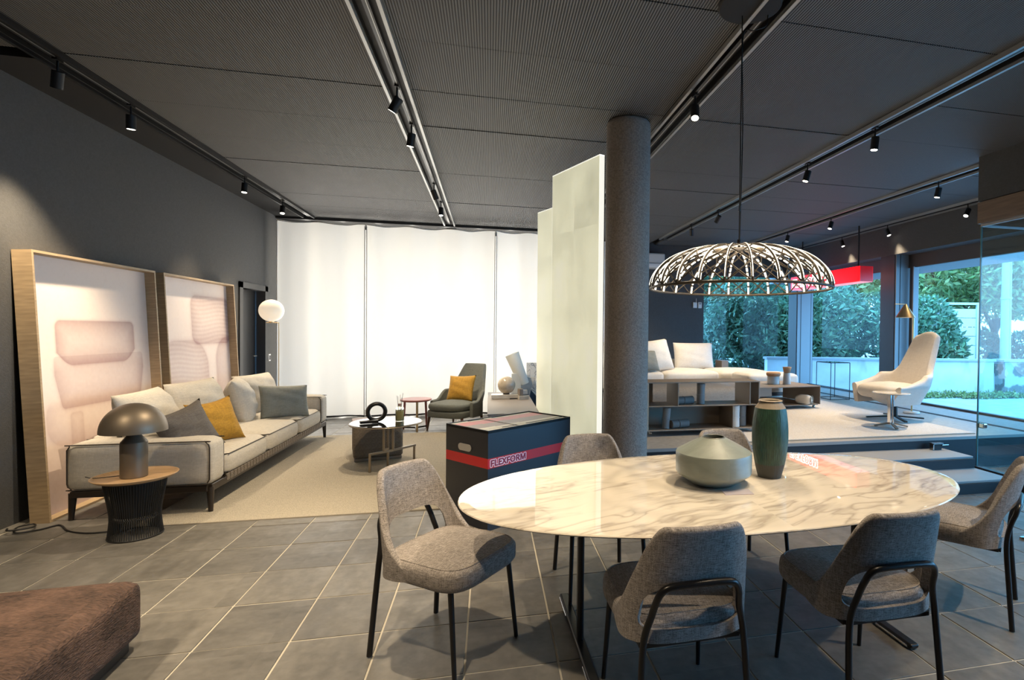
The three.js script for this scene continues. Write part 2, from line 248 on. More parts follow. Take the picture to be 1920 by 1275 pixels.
function padded(outline, y0, y1, r, dome = 0, crease = 0.9) {   // outline(t) -> [x, z]; a seat pad with rounded edges and a domed top
  const n = 56, ring = (y, inset) => { const l = []; for (let i = 0; i < n; i++) { const [x, z] = outline(i / n); const [cx, cz] = outline.centre ?? [0, 0]; const L = Math.hypot(x - cx, z - cz), k = (L - inset) / L; l.push(V(cx + (x - cx) * k, y, cz + (z - cz) * k)); } return l; };
  const L = [];
  for (let a = 0; a <= 4; a++) { const t = (a / 4) * Math.PI / 2; L.push(ring(y0 + r - r * Math.cos(t), r - r * Math.sin(t))); }
  for (let a = 0; a <= 4; a++) { const t = (a / 4) * Math.PI / 2; L.push(ring(y1 - r + r * Math.sin(t), r - r * Math.cos(t))); }
  for (let a = 1; a <= 5; a++) { const k = a / 6; L.push(ring(y1 + dome * (1 - (1 - k) * (1 - k)), r + k * ((outline.size ?? 0.2) - r))); }
  return loftLoops(L, true, true, crease);
}
const roundRect = (w, d, p = 5) => { const f = (t) => { const a = t * 2 * Math.PI, c = Math.cos(a), s = Math.sin(a), k = Math.pow(Math.pow(Math.abs(c), p) + Math.pow(Math.abs(s), p), -1 / p); return [w / 2 * c * k, -d / 2 * s * k]; }; f.size = Math.min(w, d) / 2; return f; };
function rectPath(w, h, r, n = 4) { const pts = []; for (const [sx, sy, a0] of [[1, 1, 0], [-1, 1, 1], [-1, -1, 2], [1, -1, 3]]) for (let i = 0; i <= n; i++) { const a = (a0 + i / n) * Math.PI / 2; pts.push([sx * (w / 2 - r) + r * Math.cos(a), sy * (h / 2 - r) + r * Math.sin(a)]); } return pts; }

// ================================================================== THE ROOM
const XL = -3.36, XR = 6.80, ZB = -10.7, ZF = 3.2, HC = 3.25, HP = 0.34;   // left wall, glazing, back, front, ceiling, platform
struct('wall_left', [span(XL - 0.25, XL, -0.05, HC + 0.3, ZF, -8.42), span(XL - 0.25, XL, 2.0, HC + 0.3, -8.42, -9.22), span(XL - 0.25, XL, -0.05, HC + 0.3, -9.22, ZB - 0.25)], M.wall);
struct('wall_back', [span(XL, 4.4, -0.05, HC + 0.3, ZB, ZB - 0.25), span(4.4, 6.4, 2.75, HC + 0.3, ZB, ZB - 0.25), span(4.4, 6.4, -0.05, HP, ZB, ZB - 0.25)], M.wall);
struct('wall_front', span(XL, XR, -0.05, HC + 0.3, ZF, ZF + 0.25), M.wall);
// door in the left wall
{
  const d = struct('door_1', span(XL - 0.16, XL - 0.12, 0.0, 2.0, -8.44, -9.20), std(0.020, 0.020, 0.021, 0.6));
  struct('door_frame', [span(XL - 0.1, XL + 0.02, 0, 2.08, -8.34, -8.44), span(XL - 0.1, XL + 0.02, 0, 2.08, -9.20, -9.30), span(XL - 0.1, XL + 0.02, 2.0, 2.08, -8.34, -9.30)], std(0.03, 0.03, 0.031, 0.55), d);
  part('handle', [bar([XL - 0.12, 1.02, -9.12], [XL - 0.07, 1.02, -9.12], 0.008), bar([XL - 0.07, 1.02, -9.12], [XL - 0.07, 1.02, -9.02], 0.008)], M.alu, d);
}
// ---- floor: grout bed and single slate tiles
const floor = struct('floor', span(XL, XR, -0.06, -0.004, ZF, ZB), M.grout);
{
  const px = 0.398, pz = 0.411, geos = [];
  for (let k = 0; k < 4; k++) {
    const g = roundedBox(px - 0.009, 0.012, pz - 0.009, 0.0022, 1), p = g.attributes.position, uv = g.attributes.uv, ox = rr(0, 1.2), oz = rr(0, 1.2);
    for (let i = 0; i < p.count; i++) uv.setXY(i, k & 1 ? p.getZ(i) + oz : p.getX(i) + ox, k & 1 ? p.getX(i) + ox : p.getZ(i) + oz);
    geos.push(g);
  }
  const list = [];
  for (let i = -10; i <= 17; i++) for (let j = -22; j <= 15; j++) {
    const x = 0.303 + px * (i + 0.5), z = -2.735 + pz * (j + 0.5);
    if (x < XL + 0.05 || x > XR - 0.15 || z > ZF - 0.15 || z < ZB + 0.1) continue;
    if (z < -5.1 && x > 1.4) continue;                          // under the platform
    const dx = x * Math.cos(12.96 * D) - -z * Math.sin(12.96 * D), dz = -z * Math.cos(12.96 * D) + x * Math.sin(12.96 * D);
    const u = 1150 + 1008 * dx / dz, v = 636 + 1008 * EYE / dz;
    const seen = dz > 0.4 && u > -150 && u < 2070 && v < 1420, hidden = x > -2.85 && x < -0.3 && z < -4.75 && z > -7.6;
    list.push([x, z, seen && !hidden ? 1 / (dz * dz * dz) : 0]);
  }
  list.sort((a, b) => b[2] - a[2]);
  const rest = [];
  list.forEach(([x, z, w], n) => {
    const k = Math.floor(rnd() * 4), y = -0.006 + rr(-0.0012, 0.0012), t = Math.floor(rnd() * 3);
    if (n < 298 && w > 0) { const m = shade(new THREE.Mesh(geos[k], M.tiles[t])); m.name = 'slate_tile'; m.position.set(x, y, z); m.rotation.set(rr(-0.002, 0.002), 0, rr(-0.002, 0.002)); floor.add(m); }
    else rest.push(geos[k].clone().translate(x, y, z));
  });
  for (let j = -16; j <= 13; j++) rest.push(metricUV(box(0.066, 0.012, pz - 0.009, XL + 0.036, -0.006, -2.735 + pz * (j + 0.5))));   // cut tiles along the left wall
  const m = part('distant_tiles', rest, M.tiles[0], floor, true); m.userData.kind = 'stuff';
}
// ---- ceiling: slab above, striped metal panels below, dark gaps between
const TRACKS = [-2.85, -0.68, 1.50, 3.25, 5.08, 6.30];
const ceiling = struct('ceiling', span(XL - 0.2, XR + 0.1, HC + 0.07, HC + 0.3, ZF, ZB), M.blackSoft);
{
  const edges = [XL, ...TRACKS.flatMap((x) => [x - 0.085, x + 0.085])], pitch = 0.735;
  const cols = [[XL, TRACKS[0] - 0.085]]; for (let i = 0; i < TRACKS.length - 1; i++) cols.push([TRACKS[i] + 0.085, TRACKS[i + 1] - 0.085]);
  for (let j = -15; j <= 8; j++) {
    const z0 = -3.57 + j * pitch, z1 = Math.min(z0 + pitch - 0.008, ZF), za = Math.max(z0, ZB); if (z1 < ZB + 0.05 || z0 > ZF - 0.05) continue;
    cols.forEach(([a, b], c) => {
      if (c === 0 && z0 < -4.4) return;                         // beside the wall the panels stop and a black channel begins
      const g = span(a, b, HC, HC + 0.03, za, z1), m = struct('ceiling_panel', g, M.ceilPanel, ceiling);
      m.position.y = rr(-0.003, 0.003); m.rotation.x = 0;
    });
  }
  struct('dark_channel', span(XL, TRACKS[0] - 0.085, HC - 0.01, HC + 0.05, -4.42, ZB), M.blackSoft, ceiling);
}
// ---- round column
{
  const c = struct('column', lathe([[0, 0], [0.19, 0], [0.19, HC - 0.05], [0.186, HC - 0.02], [0.172, HC], [0, HC]], 64), M.column);
  c.position.set(1.155, 0, -4.52);
}
// ---- raised platform with three risers
{
  const p = struct('floor_platform', span(1.40, XR, 0.0, HP, -4.87, ZB), M.platform);
  struct('riser', span(1.38, XR, 0, HP - 0.03, -4.87, -4.855), M.riser, p);
  struct('nosing', span(1.38, XR, HP - 0.028, HP + 0.003, -4.90, -4.845), std(0.33, 0.32, 0.31, 0.5), p);
  [[0.227, -4.45, 4.76, 2.9], [0.113, -4.04, 4.76, 2.9]].forEach(([h, z, x1, x0], i) => {
    const s = struct('floor_step', span(x0, x1, 0, h - 0.02, -4.855, z + 0.02), M.riser);
    struct('tread', rbox(x1 - x0 + 0.004, 0.022, Math.abs(-4.855 - z), 0.004, (x0 + x1) / 2, h - 0.009, (-4.855 + z) / 2), std(0.34, 0.335, 0.33, 0.45), s);
  });
}
// ---- bulkhead, posts and glazing along the right side
struct('wall_right', [span(6.42, XR, 2.75, HC + 0.3, ZF, ZB), span(6.74, XR, -0.05, HP - 0.02, ZF, ZB), span(6.6, XR, -0.05, 2.75, ZF, 2.9)], M.wall);
function post(x0, x1, z0, z1, y0 = 0) {
  const t = struct('trim_post', span(x0, x1, y0, 2.75, z0, z1), M.bronzeFrame);
  struct('facing', [span(x0 + 0.015, x1 - 0.02, y0, 2.75, z1, z1 + 0.02)], M.aluGrey, t);
  struct('groove', [span(x0 + 0.085, x0 + 0.1, y0, 2.75, z1 + 0.02, z1 + 0.023), span(x1 - 0.07, x1 - 0.06, y0, 2.75, z1 + 0.02, z1 + 0.023)], M.bronzeFrame, t);
  return t;
}
post(6.45, 6.80, -7.88, -7.56, HP); post(6.42, 6.82, -10.7, -10.38, HP); post(6.45, 6.80, -5.0, -4.68, HP); post(6.45, 6.80, -2.1, -1.8); post(6.60, 6.80, 0.5, 0.6);
let nWin = 0;
function windowX(z0, z1, y0, mull) {          // glazing in a plane across x
  const w = new THREE.Group(); w.name = 'window_' + (++nWin); w.userData.kind = 'structure'; scene.add(w);
  struct('window_head', span(6.70, 6.76, 2.54, 2.75, z0, z1), M.bronzeFrame, w);
  struct('window_sill', span(6.69, 6.77, y0, y0 + 0.03, z0, z1), M.bronzeFrame, w);
  const cuts = [z0, ...mull, z1];
  for (const z of mull) { struct('mullion', span(6.68, 6.76, y0, 2.55, z - 0.045, z + 0.015), M.bronzeFrame, w); struct('mullion_facing', span(6.68, 6.78, y0, 2.55, z + 0.015, z + 0.035), M.aluGrey, w); }
  for (let i = 0; i + 1 < cuts.length; i++) { const a = cuts[i], b = cuts[i + 1], g = new THREE.PlaneGeometry(Math.abs(b - a), 2.52 - y0); struct('pane', at(g, 6.73, (2.55 + y0 + 0.03) / 2, (a + b) / 2, -Math.PI / 2), M.glass, w); }
}
windowX(-10.4, -7.88, HP, []); windowX(-7.56, -5.0, HP, [-7.44]); windowX(-4.68, -2.1, HP, []); windowX(-1.8, 0.55, 0, []); windowX(0.55, 2.9, 0, []);
{
  const w = new THREE.Group(); w.name = 'window_' + (++nWin); w.userData.kind = 'structure'; scene.add(w);
  struct('window_frame', [span(4.4, 6.42, 2.66, 2.75, ZB - 0.02, ZB - 0.1), span(4.4, 6.42, HP, HP + 0.04, ZB - 0.02, ZB - 0.1), span(4.4, 4.43, HP, 2.75, ZB - 0.02, ZB - 0.1)], M.bronzeFrame, w);
  struct('pane', at(new THREE.PlaneGeometry(1.99, 2.32), 5.425, 1.52, ZB - 0.06), M.glass, w);
}
struct('trim_channel', span(6.02, 6.10, HP - 0.01, HP + 0.004, -4.9, ZB + 0.05), M.blackSoft);
// ---- glass vestibule by the steps, with its header
{
  const X = 4.86, Z = -4.50, w = new THREE.Group(); w.name = 'window_' + (++nWin); w.userData.kind = 'structure'; scene.add(w);
  struct('pane', at(new THREE.PlaneGeometry(3.4, 2.45), X, 1.335, Z + 1.70, -Math.PI / 2), M.glassTint, w);
  struct('pane', at(new THREE.PlaneGeometry(6.7 - X - 0.02, 2.45), (X + 6.70) / 2, 1.335, Z), M.glassTint, w);
  struct('glass_edge', [span(X - 0.006, X + 0.006, 0.11, 2.56, Z - 0.006, Z + 0.006)], M.glassEdge, w);
  struct('top_rail', [span(X - 0.012, X + 0.012, 2.55, 2.575, Z, Z + 3.4), span(X, 6.7, 2.55, 2.57, Z - 0.01, Z + 0.01)], M.aluGrey, w);
  struct('clamp', [rbox(0.05, 0.05, 0.09, 0.01, X + 0.03, 0.53, Z + 0.02)], M.chrome, w);
  struct('base_rail', span(X - 0.03, X + 0.03, 0.0, 0.115, Z, Z + 3.4), M.bronzeFrame, w);
  struct('lock_plate', rbox(0.012, 0.05, 0.16, 0.005, X + 1.0, 0.83, Z + 0.015), M.black, w);
  const h = struct('trim_header', span(X - 0.05, X + 0.05, 2.80, HC + 0.02, Z, Z + 3.4), M.wall);
  struct('header_board', span(X - 0.055, X + 0.055, 2.575, 2.79, Z, Z + 3.4), M.headerWood, h);
}
// small socket on the upper step
{ const k = thing('floor_socket', 'small steel-framed floor socket on the upper step by the glass', 'socket', [4.64, 0.229, -4.78]); part('frame', [box(0.012, 0.07, 0.05, -0.06, 0.035, 0), box(0.13, 0.012, 0.05, 0, 0.066, 0)], M.steel, k); part('insert', box(0.10, 0.055, 0.04, 0.0, 0.03, -0.005), M.black, k); part('pin', bar([0.05, 0.05, 0.02], [0.13, 0.05, 0.02], 0.006), M.steel, k); }
// entrance mat with steel frame
{
  const m = thing('entrance_mat', 'dark recessed entrance mat with a bright steel edge beyond the end chair', 'mat', [4.15, 0.0, -2.55]);
  part('matting', rbox(0.9, 0.012, 1.0, 0.003, 0.03, 0.007, 0), M.mat, m);
  part('steel_edge', [box(0.02, 0.016, 1.0, -0.43, 0.008, 0), box(0.94, 0.016, 0.02, 0.02, 0.008, -0.51)], M.steel, m);
}

// ================================================================== LIGHTING TRACKS AND SPOTLIGHTS
const TRACK_NAMES = ['beside the left wall', 'above the lounge rug', 'next to the round column', 'above the platform edge', 'above the swivel armchair', 'along the window bulkhead'];
const TRACK_ENDS = [[ZF, -9.55], [ZF, -9.6], [ZF, -9.9], [ZF, -9.9], [ZF, -10.1], [-4.6, -10.3]];
TRACKS.forEach((x, i) => {
  const [a, b] = TRACK_ENDS[i], L = a - b, zc = (a + b) / 2, t = thing('lighting_track', `long recessed ceiling track ${TRACK_NAMES[i]}, black rail between ${i ? 'grey' : 'black'} flanges`, 'track', [x, HC - 0.02, zc]);
  const fm = i === 0 ? M.blackMetal : M.alu; part('flange', box(0.022, 0.035, L, -0.082, 0.0, 0), fm, t); part('flange', box(0.022, 0.035, L, 0.082, 0.0, 0), fm, t);
  part('channel', [box(0.15, 0.008, L, 0, 0.055, 0), box(0.006, 0.05, L, -0.068, 0.03, 0), box(0.006, 0.05, L, 0.068, 0.03, 0)], M.black, t);
  part('rail', [box(0.036, 0.034, L, 0, 0.03, 0)], M.blackMetal, t); part('contact_strip', box(0.006, 0.003, L, 0.006, 0.012, 0), M.alu, t);
});
const ORD = ['first', 'second', 'third', 'fourth', 'fifth', 'sixth'];
const SPOTS = [                                     // track, z, what it points at, strength, cone
  [0, -4.40, [-3.36, 1.5, -4.98], 1.2, 24], [0, -5.16, [-3.0, 0.5, -5.45], 0.42, 27], [0, -7.24, [-2.9, 0.6, -6.9], 0.55, 34], [0, -8.44, [-2.7, 0.4, -7.6], 0.45, 34],
  [1, -4.26, [-2.3, 0.3, -4.9], 0.72, 36], [1, -5.01, [-1.1, 0.3, -5.4], 0.55, 36], [1, -6.97, [0.30, 0.5, -8.2], 0.75, 30], [1, -7.94, [-0.6, 0.3, -7.6], 0.5, 34],
  [2, -3.85, [1.15, 0.74, -2.9], 0.42, 36],
  [3, -4.07, [3.0, 0.0, -4.2], 0.5, 34], [3, -5.09, [2.6, 0.7, -5.3], 0.7, 36], [3, -7.35, [2.6, 0.7, -9.4], 0.6, 34], [3, -8.43, [3.7, 0.8, -9.3], 0.5, 34],
  [4, -4.50, [4.86, 2.4, -3.9], 0.35, 30], [4, -5.28, [4.7, 0.4, -5.6], 0.8, 34], [4, -7.30, [4.2, 0.6, -7.2], 0.8, 34], [4, -8.53, [4.4, 0.6, -8.4], 0.7, 34],
  [5, -6.05, [5.0, 1.0, -5.8], 0.5, 30], [5, -7.56, [6.42, 2.2, -7.2], 0.25, 26], [5, -8.72, [6.42, 2.2, -8.4], 0.25, 26],
];
const OFFSCREEN = [[0, -2.4, [-2.4, 0, -3.2], 0.8, 36], [0, -0.8, [-2.2, 0.2, -2.2], 0.6, 36], [1, -2.6, [-0.9, 0, -3.3], 0.9, 36], [1, -1.0, [-0.5, 0, -2.0], 0.7, 36], [2, -2.05, [1.05, 0.74, -2.4], 0.42, 40], [2, -1.3, [0.6, 0.5, -2.2], 0.35, 40], [3, -2.1, [1.7, 0.6, -2.4], 0.18, 34], [3, -1.0, [3.0, 0, -1.9], 0.85, 32], [4, -2.2, [3.7, 0, -3.0], 0.55, 32]];  // the last two spots are added to brighten the floor at the right
const spotParts = {
  body: join([cyl(0.033, 0.033, 0.108, 0, -0.02, 0, 28), at(new THREE.TorusGeometry(0.031, 0.003, 8, 28), 0, -0.074, 0, 0, Math.PI / 2)]), lens: cyl(0.027, 0.027, 0.004, 0, -0.0755, 0, 24),
};
const perTrack = {};
function spotlight([tr, z, aim, k, cone], i, seenOnes) {
  const n = (perTrack[tr] = (perTrack[tr] ?? 0) + 1), p = V(TRACKS[tr], HC - 0.125, z), dir = V(...aim).sub(p).normalize();
  const where = seenOnes ? `${ORD[n - 1]} black cylinder spotlight from the camera on the track ${TRACK_NAMES[tr]}` : `${ORD[n - 1]} unseen black spotlight above the frame on the track ${TRACK_NAMES[tr]}`;
  const t = thing('track_spotlight', where, 'spotlight', [p.x, p.y, p.z], 0, 'track spotlights');
  part('stem', [cyl(0.007, 0.007, 0.075, 0, 0.07, 0, 10), box(0.03, 0.02, 0.06, 0, 0.115, 0)], M.black, t);
  const q = new THREE.Quaternion().setFromUnitVectors(V(0, -1, 0), dir), b = part('lamp_body', spotParts.body, M.black, t); b.quaternion.copy(q);
  const l = part('lens', spotParts.lens, M.lens, b);
  const s = new THREE.SpotLight(LAMP_WARM, SPOT * k, 0, cone * D, 0.75, 2), o = dir.clone().multiplyScalar(0.09); s.name = 'spot_beam';
  s.position.copy(o); s.target.position.copy(dir.clone().multiplyScalar(2)); s.castShadow = true; s.shadow.radius = 1.6; s.shadow.mapSize.set(512, 512); t.add(s); t.add(s.target);
}
SPOTS.forEach((s, i) => spotlight(s, i, true));
for (const k of Object.keys(perTrack)) perTrack[k] = 0;
OFFSCREEN.forEach((s, i) => { spotlight(s, i, false); });

// ================================================================== LUMINOUS CURTAIN, GLOWING STONE PANELS
{
  const wave = (x) => 0.055 * Math.sin(x * 9.5 + 0.6) + 0.03 * Math.sin(x * 4.1 + 2) + 0.008 * Math.sin(x * 23);
  const panel = (x0, x1, label, zo) => {
    const n = Math.round((x1 - x0) * 44), pos = [], idx = [], t = thing('backlit_curtain_light', label, 'curtain', [(x0 + x1) / 2, 0, -9.42 + zo]);
    for (let i = 0; i <= n; i++) { const x = mix(x0, x1, i / n), z = wave(x), top = 3.115 + 0.012 * Math.sin(x * 9.5 + 2.1); for (const y of [0.04, 1.0, 2.0, top]) pos.push(x - (x0 + x1) / 2, y, z * (0.8 + 0.2 * Math.cos(y * 2 + x))); }
    for (let i = 0; i < n; i++) for (let j = 0; j < 3; j++) { const a = i * 4 + j, b = a + 4; idx.push(a, b, a + 1, b, b + 1, a + 1); }
    const g = new THREE.BufferGeometry(); g.setAttribute('position', new THREE.Float32BufferAttribute(pos, 3)); g.setIndex(idx); g.computeVertexNormals();
    part('cloth', g, M.curtain, t);
    const pts = []; for (let i = 0; i <= 24; i++) { const x = mix(x0, x1, i / 24); pts.push([x - (x0 + x1) / 2, 0.03, wave(x)]); }
    part('hem_bar', tube(pts, 0.014, 60, 8), M.black, t);
    const hd = []; for (let i = 0; i <= 24; i++) { const x = mix(x0, x1, i / 24); hd.push([x - (x0 + x1) / 2, 3.125 + 0.012 * Math.sin(x * 9.5 + 2.1), wave(x)]); }
    part('heading_tape', tube(hd, 0.008, 60, 6), M.whiteCeramic, t);
    for (const e of [x0 + 0.005, x1 - 0.005]) part('edge_hem', tube([[e - (x0 + x1) / 2, 0.04, wave(e)], [e - (x0 + x1) / 2, 3.1, wave(e)]], 0.007, 2, 6), M.whiteCeramic, t);
  };
  panel(-3.235, -1.972, 'left length of the glowing white floor-to-ceiling curtain beside the globe lamp', 0.0);
  panel(-1.955, 0.083, 'wide middle length of the glowing white curtain behind the coffee table', -0.03);
  panel(0.10, 1.55, 'right length of the glowing white curtain behind the marble sphere', 0.0);
  // the light tubes that stand behind the cloth
  for (let i = 0; i < 9; i++) { const x = -3.0 + i * 0.56, l = solo('light_tube', cyl(0.04, 0.04, 3.16, 0, 0, 0, 16), M.tube, `upright white light tube behind the curtain, ${ORD[i] ?? ['seventh', 'eighth', 'ninth'][i - 6]} from the left wall`, 'light tube', 'tubes behind the curtain'); l.position.set(x, 1.58, -9.95); }
  solo('light_wall', span(-3.34, 2.2, 0, 3.2, -10.30, -10.34), M.white, 'white reflecting wall behind the glowing curtain', 'wall panel');
  solo('curtain_rail', span(XL + 0.01, 1.38, HC - 0.045, HC - 0.006, -9.62, -9.72), M.black, 'black ceiling rail carrying the glowing curtain', 'rail');
}
function stonePanel(a, b, h, label) {             // a glowing slab from plan point a to b
  const L = Math.hypot(b[0] - a[0], b[1] - a[1]), t = thing('glowing_panel_light', label, 'light panel', [(a[0] + b[0]) / 2, 0, (a[1] + b[1]) / 2], Math.atan2(-(b[1] - a[1]), b[0] - a[0]));
  part('stone_face', box(L, h - 0.01, 0.02, 0, h / 2, -0.0), M.glowPanel, t);
  part('edge_profile', [box(0.006, h, 0.05, -L / 2 - 0.002, h / 2, -0.016), box(0.006, h, 0.05, L / 2 + 0.002, h / 2, -0.016), box(L + 0.01, 0.008, 0.05, 0, h, -0.016)], M.panelEdge, t);
  part('backing', box(L - 0.01, h - 0.02, 0.04, 0, h / 2, -0.035), M.blackSoft, t);
  const r = new THREE.RectAreaLight(rgb(1, 0.97, 0.8), 0.15, L, h - 0.1); r.position.set(0, h / 2, 0.03); r.rotation.y = Math.PI; r.name = 'panel_glow'; t.add(r);
}
stonePanel([0.616, -5.43], [0.938, -4.66], 3.0, 'tall glowing pale stone panel right beside the round column');
stonePanel([0.619, -7.168], [0.97, -6.36], 3.0, 'narrow-looking glowing stone panel standing farther back, near the marble sphere');

// ================================================================== LOUNGE (LEFT)
// two leaning picture frames: the prints show blurred pale armchairs
function printCanvas(kind) {
  const c = document.createElement('canvas'); c.width = 512; c.height = 680; const g = c.getContext('2d'), img = g.createImageData(512, 680), d = img.data;
  const sd = (x, y, cx, cy, w, h, r) => { const qx = Math.abs(x - cx) - w + r, qy = Math.abs(y - cy) - h + r; return Math.hypot(Math.max(qx, 0), Math.max(qy, 0)) + Math.min(Math.max(qx, qy), 0) - r; };
  const edge = (s, k) => Math.exp(-Math.max(0, -s) / k) * (s < 0 ? 1 : Math.exp(-s / (k * 0.12)));
  for (let j = 0; j < 680; j++) for (let i = 0; i < 512; i++) {
    const x = i / 512, y = j / 680 * 1.328; let k = 0, ribs = 0;
    if (kind === 0) {
      const back = sd(x, y, 0.52, 0.45, 0.325 - 1.1 * Math.max(0, y - 0.50), 0.12, 0.035), body = sd(x, y, 0.545, 0.66, 0.375 - 0.25 * Math.max(0, y - 0.62), 0.14, 0.02), seat = sd(x, y, 0.52, 0.86, 0.42, 0.13, 0.11), leg = sd(x, y, 0.31, 0.96, 0.045, 0.13, 0.02), leg2 = sd(x, y, 0.80, 0.96, 0.04, 0.13, 0.02);
      k = 0.34 * edge(back, 0.06) + 0.24 * edge(body, 0.07) * (back > 0 ? 1 : 0.1) * smooth(0.5, 0.62, y) + 0.16 * edge(seat, 0.09) * smooth(0.74, 0.80, y) + 0.14 * edge(leg, 0.05) + 0.12 * edge(leg2, 0.05) + (back < 0 ? 0.10 : 0) + (body < 0 ? 0.10 : 0) + 0.16 * smooth(0.85, 1.25, y);
    } else {
      const back = sd(x, y, 0.72, 0.30, 0.30, 0.19, 0.08), arm = sd(x, y, 0.30, 0.86, 0.33, 0.40, 0.22), arm2 = sd(x, y, 1.0, 0.86, 0.24, 0.42, 0.2);
      k = 0.26 * edge(back, 0.10) + 0.20 * edge(arm, 0.12) + 0.22 * edge(arm2, 0.10); ribs = (back < 0 || arm < 0) ? 0.04 * Math.sin(y * 190 + 3 * Math.sin(x * 9)) : 0; k += (back < 0 ? 0.10 : 0) + (arm < 0 || arm2 < 0 ? 0.06 : 0);
    }
    k += ribs + 0.05 * (fbm(x * 60, y * 60, 999, 7, 2) - 0.5); k = clamp(k, 0, 0.6);
    const o = (j * 512 + i) * 4; d[o] = 233 - 112 * k; d[o + 1] = 219 - 142 * k; d[o + 2] = 212 - 136 * k; d[o + 3] = 255;
  }
  g.putImageData(img, 0, 0); const t = new THREE.CanvasTexture(c); t.colorSpace = THREE.SRGBColorSpace; return t;
}
function leaningFrame(z0, z1, kind, label) {
  const W = Math.abs(z1 - z0), Hh = 2.0, t = thing('picture_frame', label, 'picture', [-3.13, 0, (z0 + z1) / 2], Math.PI / 2);
  const lean = new THREE.Group(); lean.name = 'frame_body'; lean.rotation.x = -0.052; t.add(lean);
  const fw = 0.018, dp = 0.12;                 // local x runs along the wall, z out of the wall
  for (const [n, g] of [['frame_side', span(-W / 2, -W / 2 + fw, 0, Hh, -dp, 0)], ['frame_side', span(W / 2 - fw, W / 2, 0, Hh, -dp, 0)], ['frame_rail', span(-W / 2 + fw, W / 2 - fw, Hh - fw, Hh, -dp, 0)], ['frame_rail', span(-W / 2 + fw, W / 2 - fw, 0, fw, -dp, 0)]]) part(n, g, M.oak, lean);
  part('print', at(new THREE.PlaneGeometry(W - 2 * fw, Hh - 2 * fw), 0, Hh / 2, -0.085), std(1, 1, 1, 0.6, { map: printCanvas(kind) }), lean, true);
  part('backboard', span(-W / 2 + 0.01, W / 2 - 0.01, 0.01, Hh - 0.01, -dp + 0.004, -dp + 0.03), M.blackSoft, lean);
}
leaningFrame(-4.74, -6.22, 0, 'large oak-framed print of a pale blurred armchair, the nearer one leaning on the wall');
leaningFrame(-6.36, -7.90, 1, 'oak-framed print of a ribbed pale armchair, the farther one leaning near the door');
// light switch
{ const s = thing('light_switch', 'small white-framed light switch on the dark wall beside the door', 'switch', [XL, 0.98, -9.40], Math.PI / 2); part('plate', rbox(0.075, 0.11, 0.01, 0.004, 0, 0, 0.005), M.white, s); part('rocker', rbox(0.04, 0.07, 0.008, 0.002, 0, 0, 0.011), M.black, s); }
// main rug
{ const r = thing('lounge_rug', 'large beige wool rug under the sofa and coffee table', 'rug', [-1.31, 0, -6.2]); const g = rbox(2.36, 0.008, 3.36, 0.003, 0, 0.0045, 0); part('pile', g, M.rug, r); part('bound_edge', [box(2.37, 0.006, 0.012, 0, 0.0035, 1.683), box(2.37, 0.006, 0.012, 0, 0.0035, -1.683), box(0.012, 0.006, 3.37, 1.183, 0.0035, 0)], M.rugEdge, r); }
// ---- sofa
{
  const s = thing('sofa', 'long cream fabric sofa with dark piping and slim dark legs', 'sofa', [-2.57, 0, -6.27]);   // long axis along z, faces +x
  const L = 3.06, W = 0.95;
  part('base_frame', [rbox(0.86, 0.05, L - 0.1, 0.01, 0.0, 0.20, 0), rbox(0.03, 0.06, L - 0.06, 0.008, 0.455, 0.195, 0), rbox(W - 0.06, 0.05, 0.03, 0.008, 0, 0.195, L / 2 - 0.02), rbox(W - 0.06, 0.05, 0.03, 0.008, 0, 0.195, -L / 2 + 0.02)], M.woodDark, s);
  // woven leather straps under the seats
  for (let i = 0; i < 40; i++) part('webbing_strap', rbox(0.014, 0.055, 0.052, 0.003, 0.466, 0.215, -1.24 + i * 0.0635, 1), M.wicker, s);
  for (const [x, z] of [[0.455, 1.49], [-0.455, 1.49], [0.455, -1.49], [-0.455, -1.49]]) part('leg', [barTaper([x, 0.0, z], [x * 0.985, 0.2, z * 0.995], 0.016, 0.026)], M.woodDark, s);
  const armG = softBox(W, 0.36, 0.24, 0.055, 0.012, 14);
  for (const z of [L / 2 - 0.12, -L / 2 + 0.12]) {
    const a = part('arm', armG.clone(), M.fabricCream, s); a.position.set(0, 0.395, z);
    const loops = []; for (const sg of [1, -1]) { const pts = rectPath(W - 0.03, 0.335, 0.05).map(([x, y]) => [x, y, sg * 0.112]); loops.push(tube(pts, 0.0045, 80, 6, true)); }
    part('piping', loops, M.piping, a);
  }
  const bk = part('back', softBox(0.20, 0.38, L - 0.5, 0.05, 0.01, 14), M.fabricCream, s); bk.position.set(-0.37, 0.41, 0);
  for (const [z, len] of [[0.84, 0.84], [-0.02, 0.86], [-0.87, 0.80]]) {
    const c = part('seat_cushion', softBox(0.74, 0.20, len, 0.065, 0.03, 14), M.fabricCream, s); c.position.set(0.105, 0.325, z); c.rotation.z = -0.02;
    part('piping', [tube(rectPath(0.72, len - 0.03, 0.06).map(([x, y]) => [x, 0.082, y]), 0.0045, 90, 6, true), tube(rectPath(0.72, len - 0.03, 0.06).map(([x, y]) => [x, -0.07, y]), 0.0045, 90, 6, true)], M.piping, c);
  }
  const bg = pillow(0.80, 0.56, 0.30, 0.04, 22, 0.012);
  for (const [x, z, ty, tz, sc] of [[-0.20, 1.00, 0.10, 0.36, 0.98], [-0.18, 0.27, -0.06, 0.30, 1.0], [-0.10, -0.42, 0.34, 0.26, 0.92], [-0.16, -1.02, -0.18, 0.30, 0.92]]) {
    const c = part('back_cushion', bg.clone(), M.fabricCream, s); c.rotation.set(0, Math.PI / 2 + ty, 0, 'YXZ'); c.rotation.x = -tz; c.scale.setScalar(sc); c.position.set(x, 0.40 + 0.26 * sc, z);
  }
}
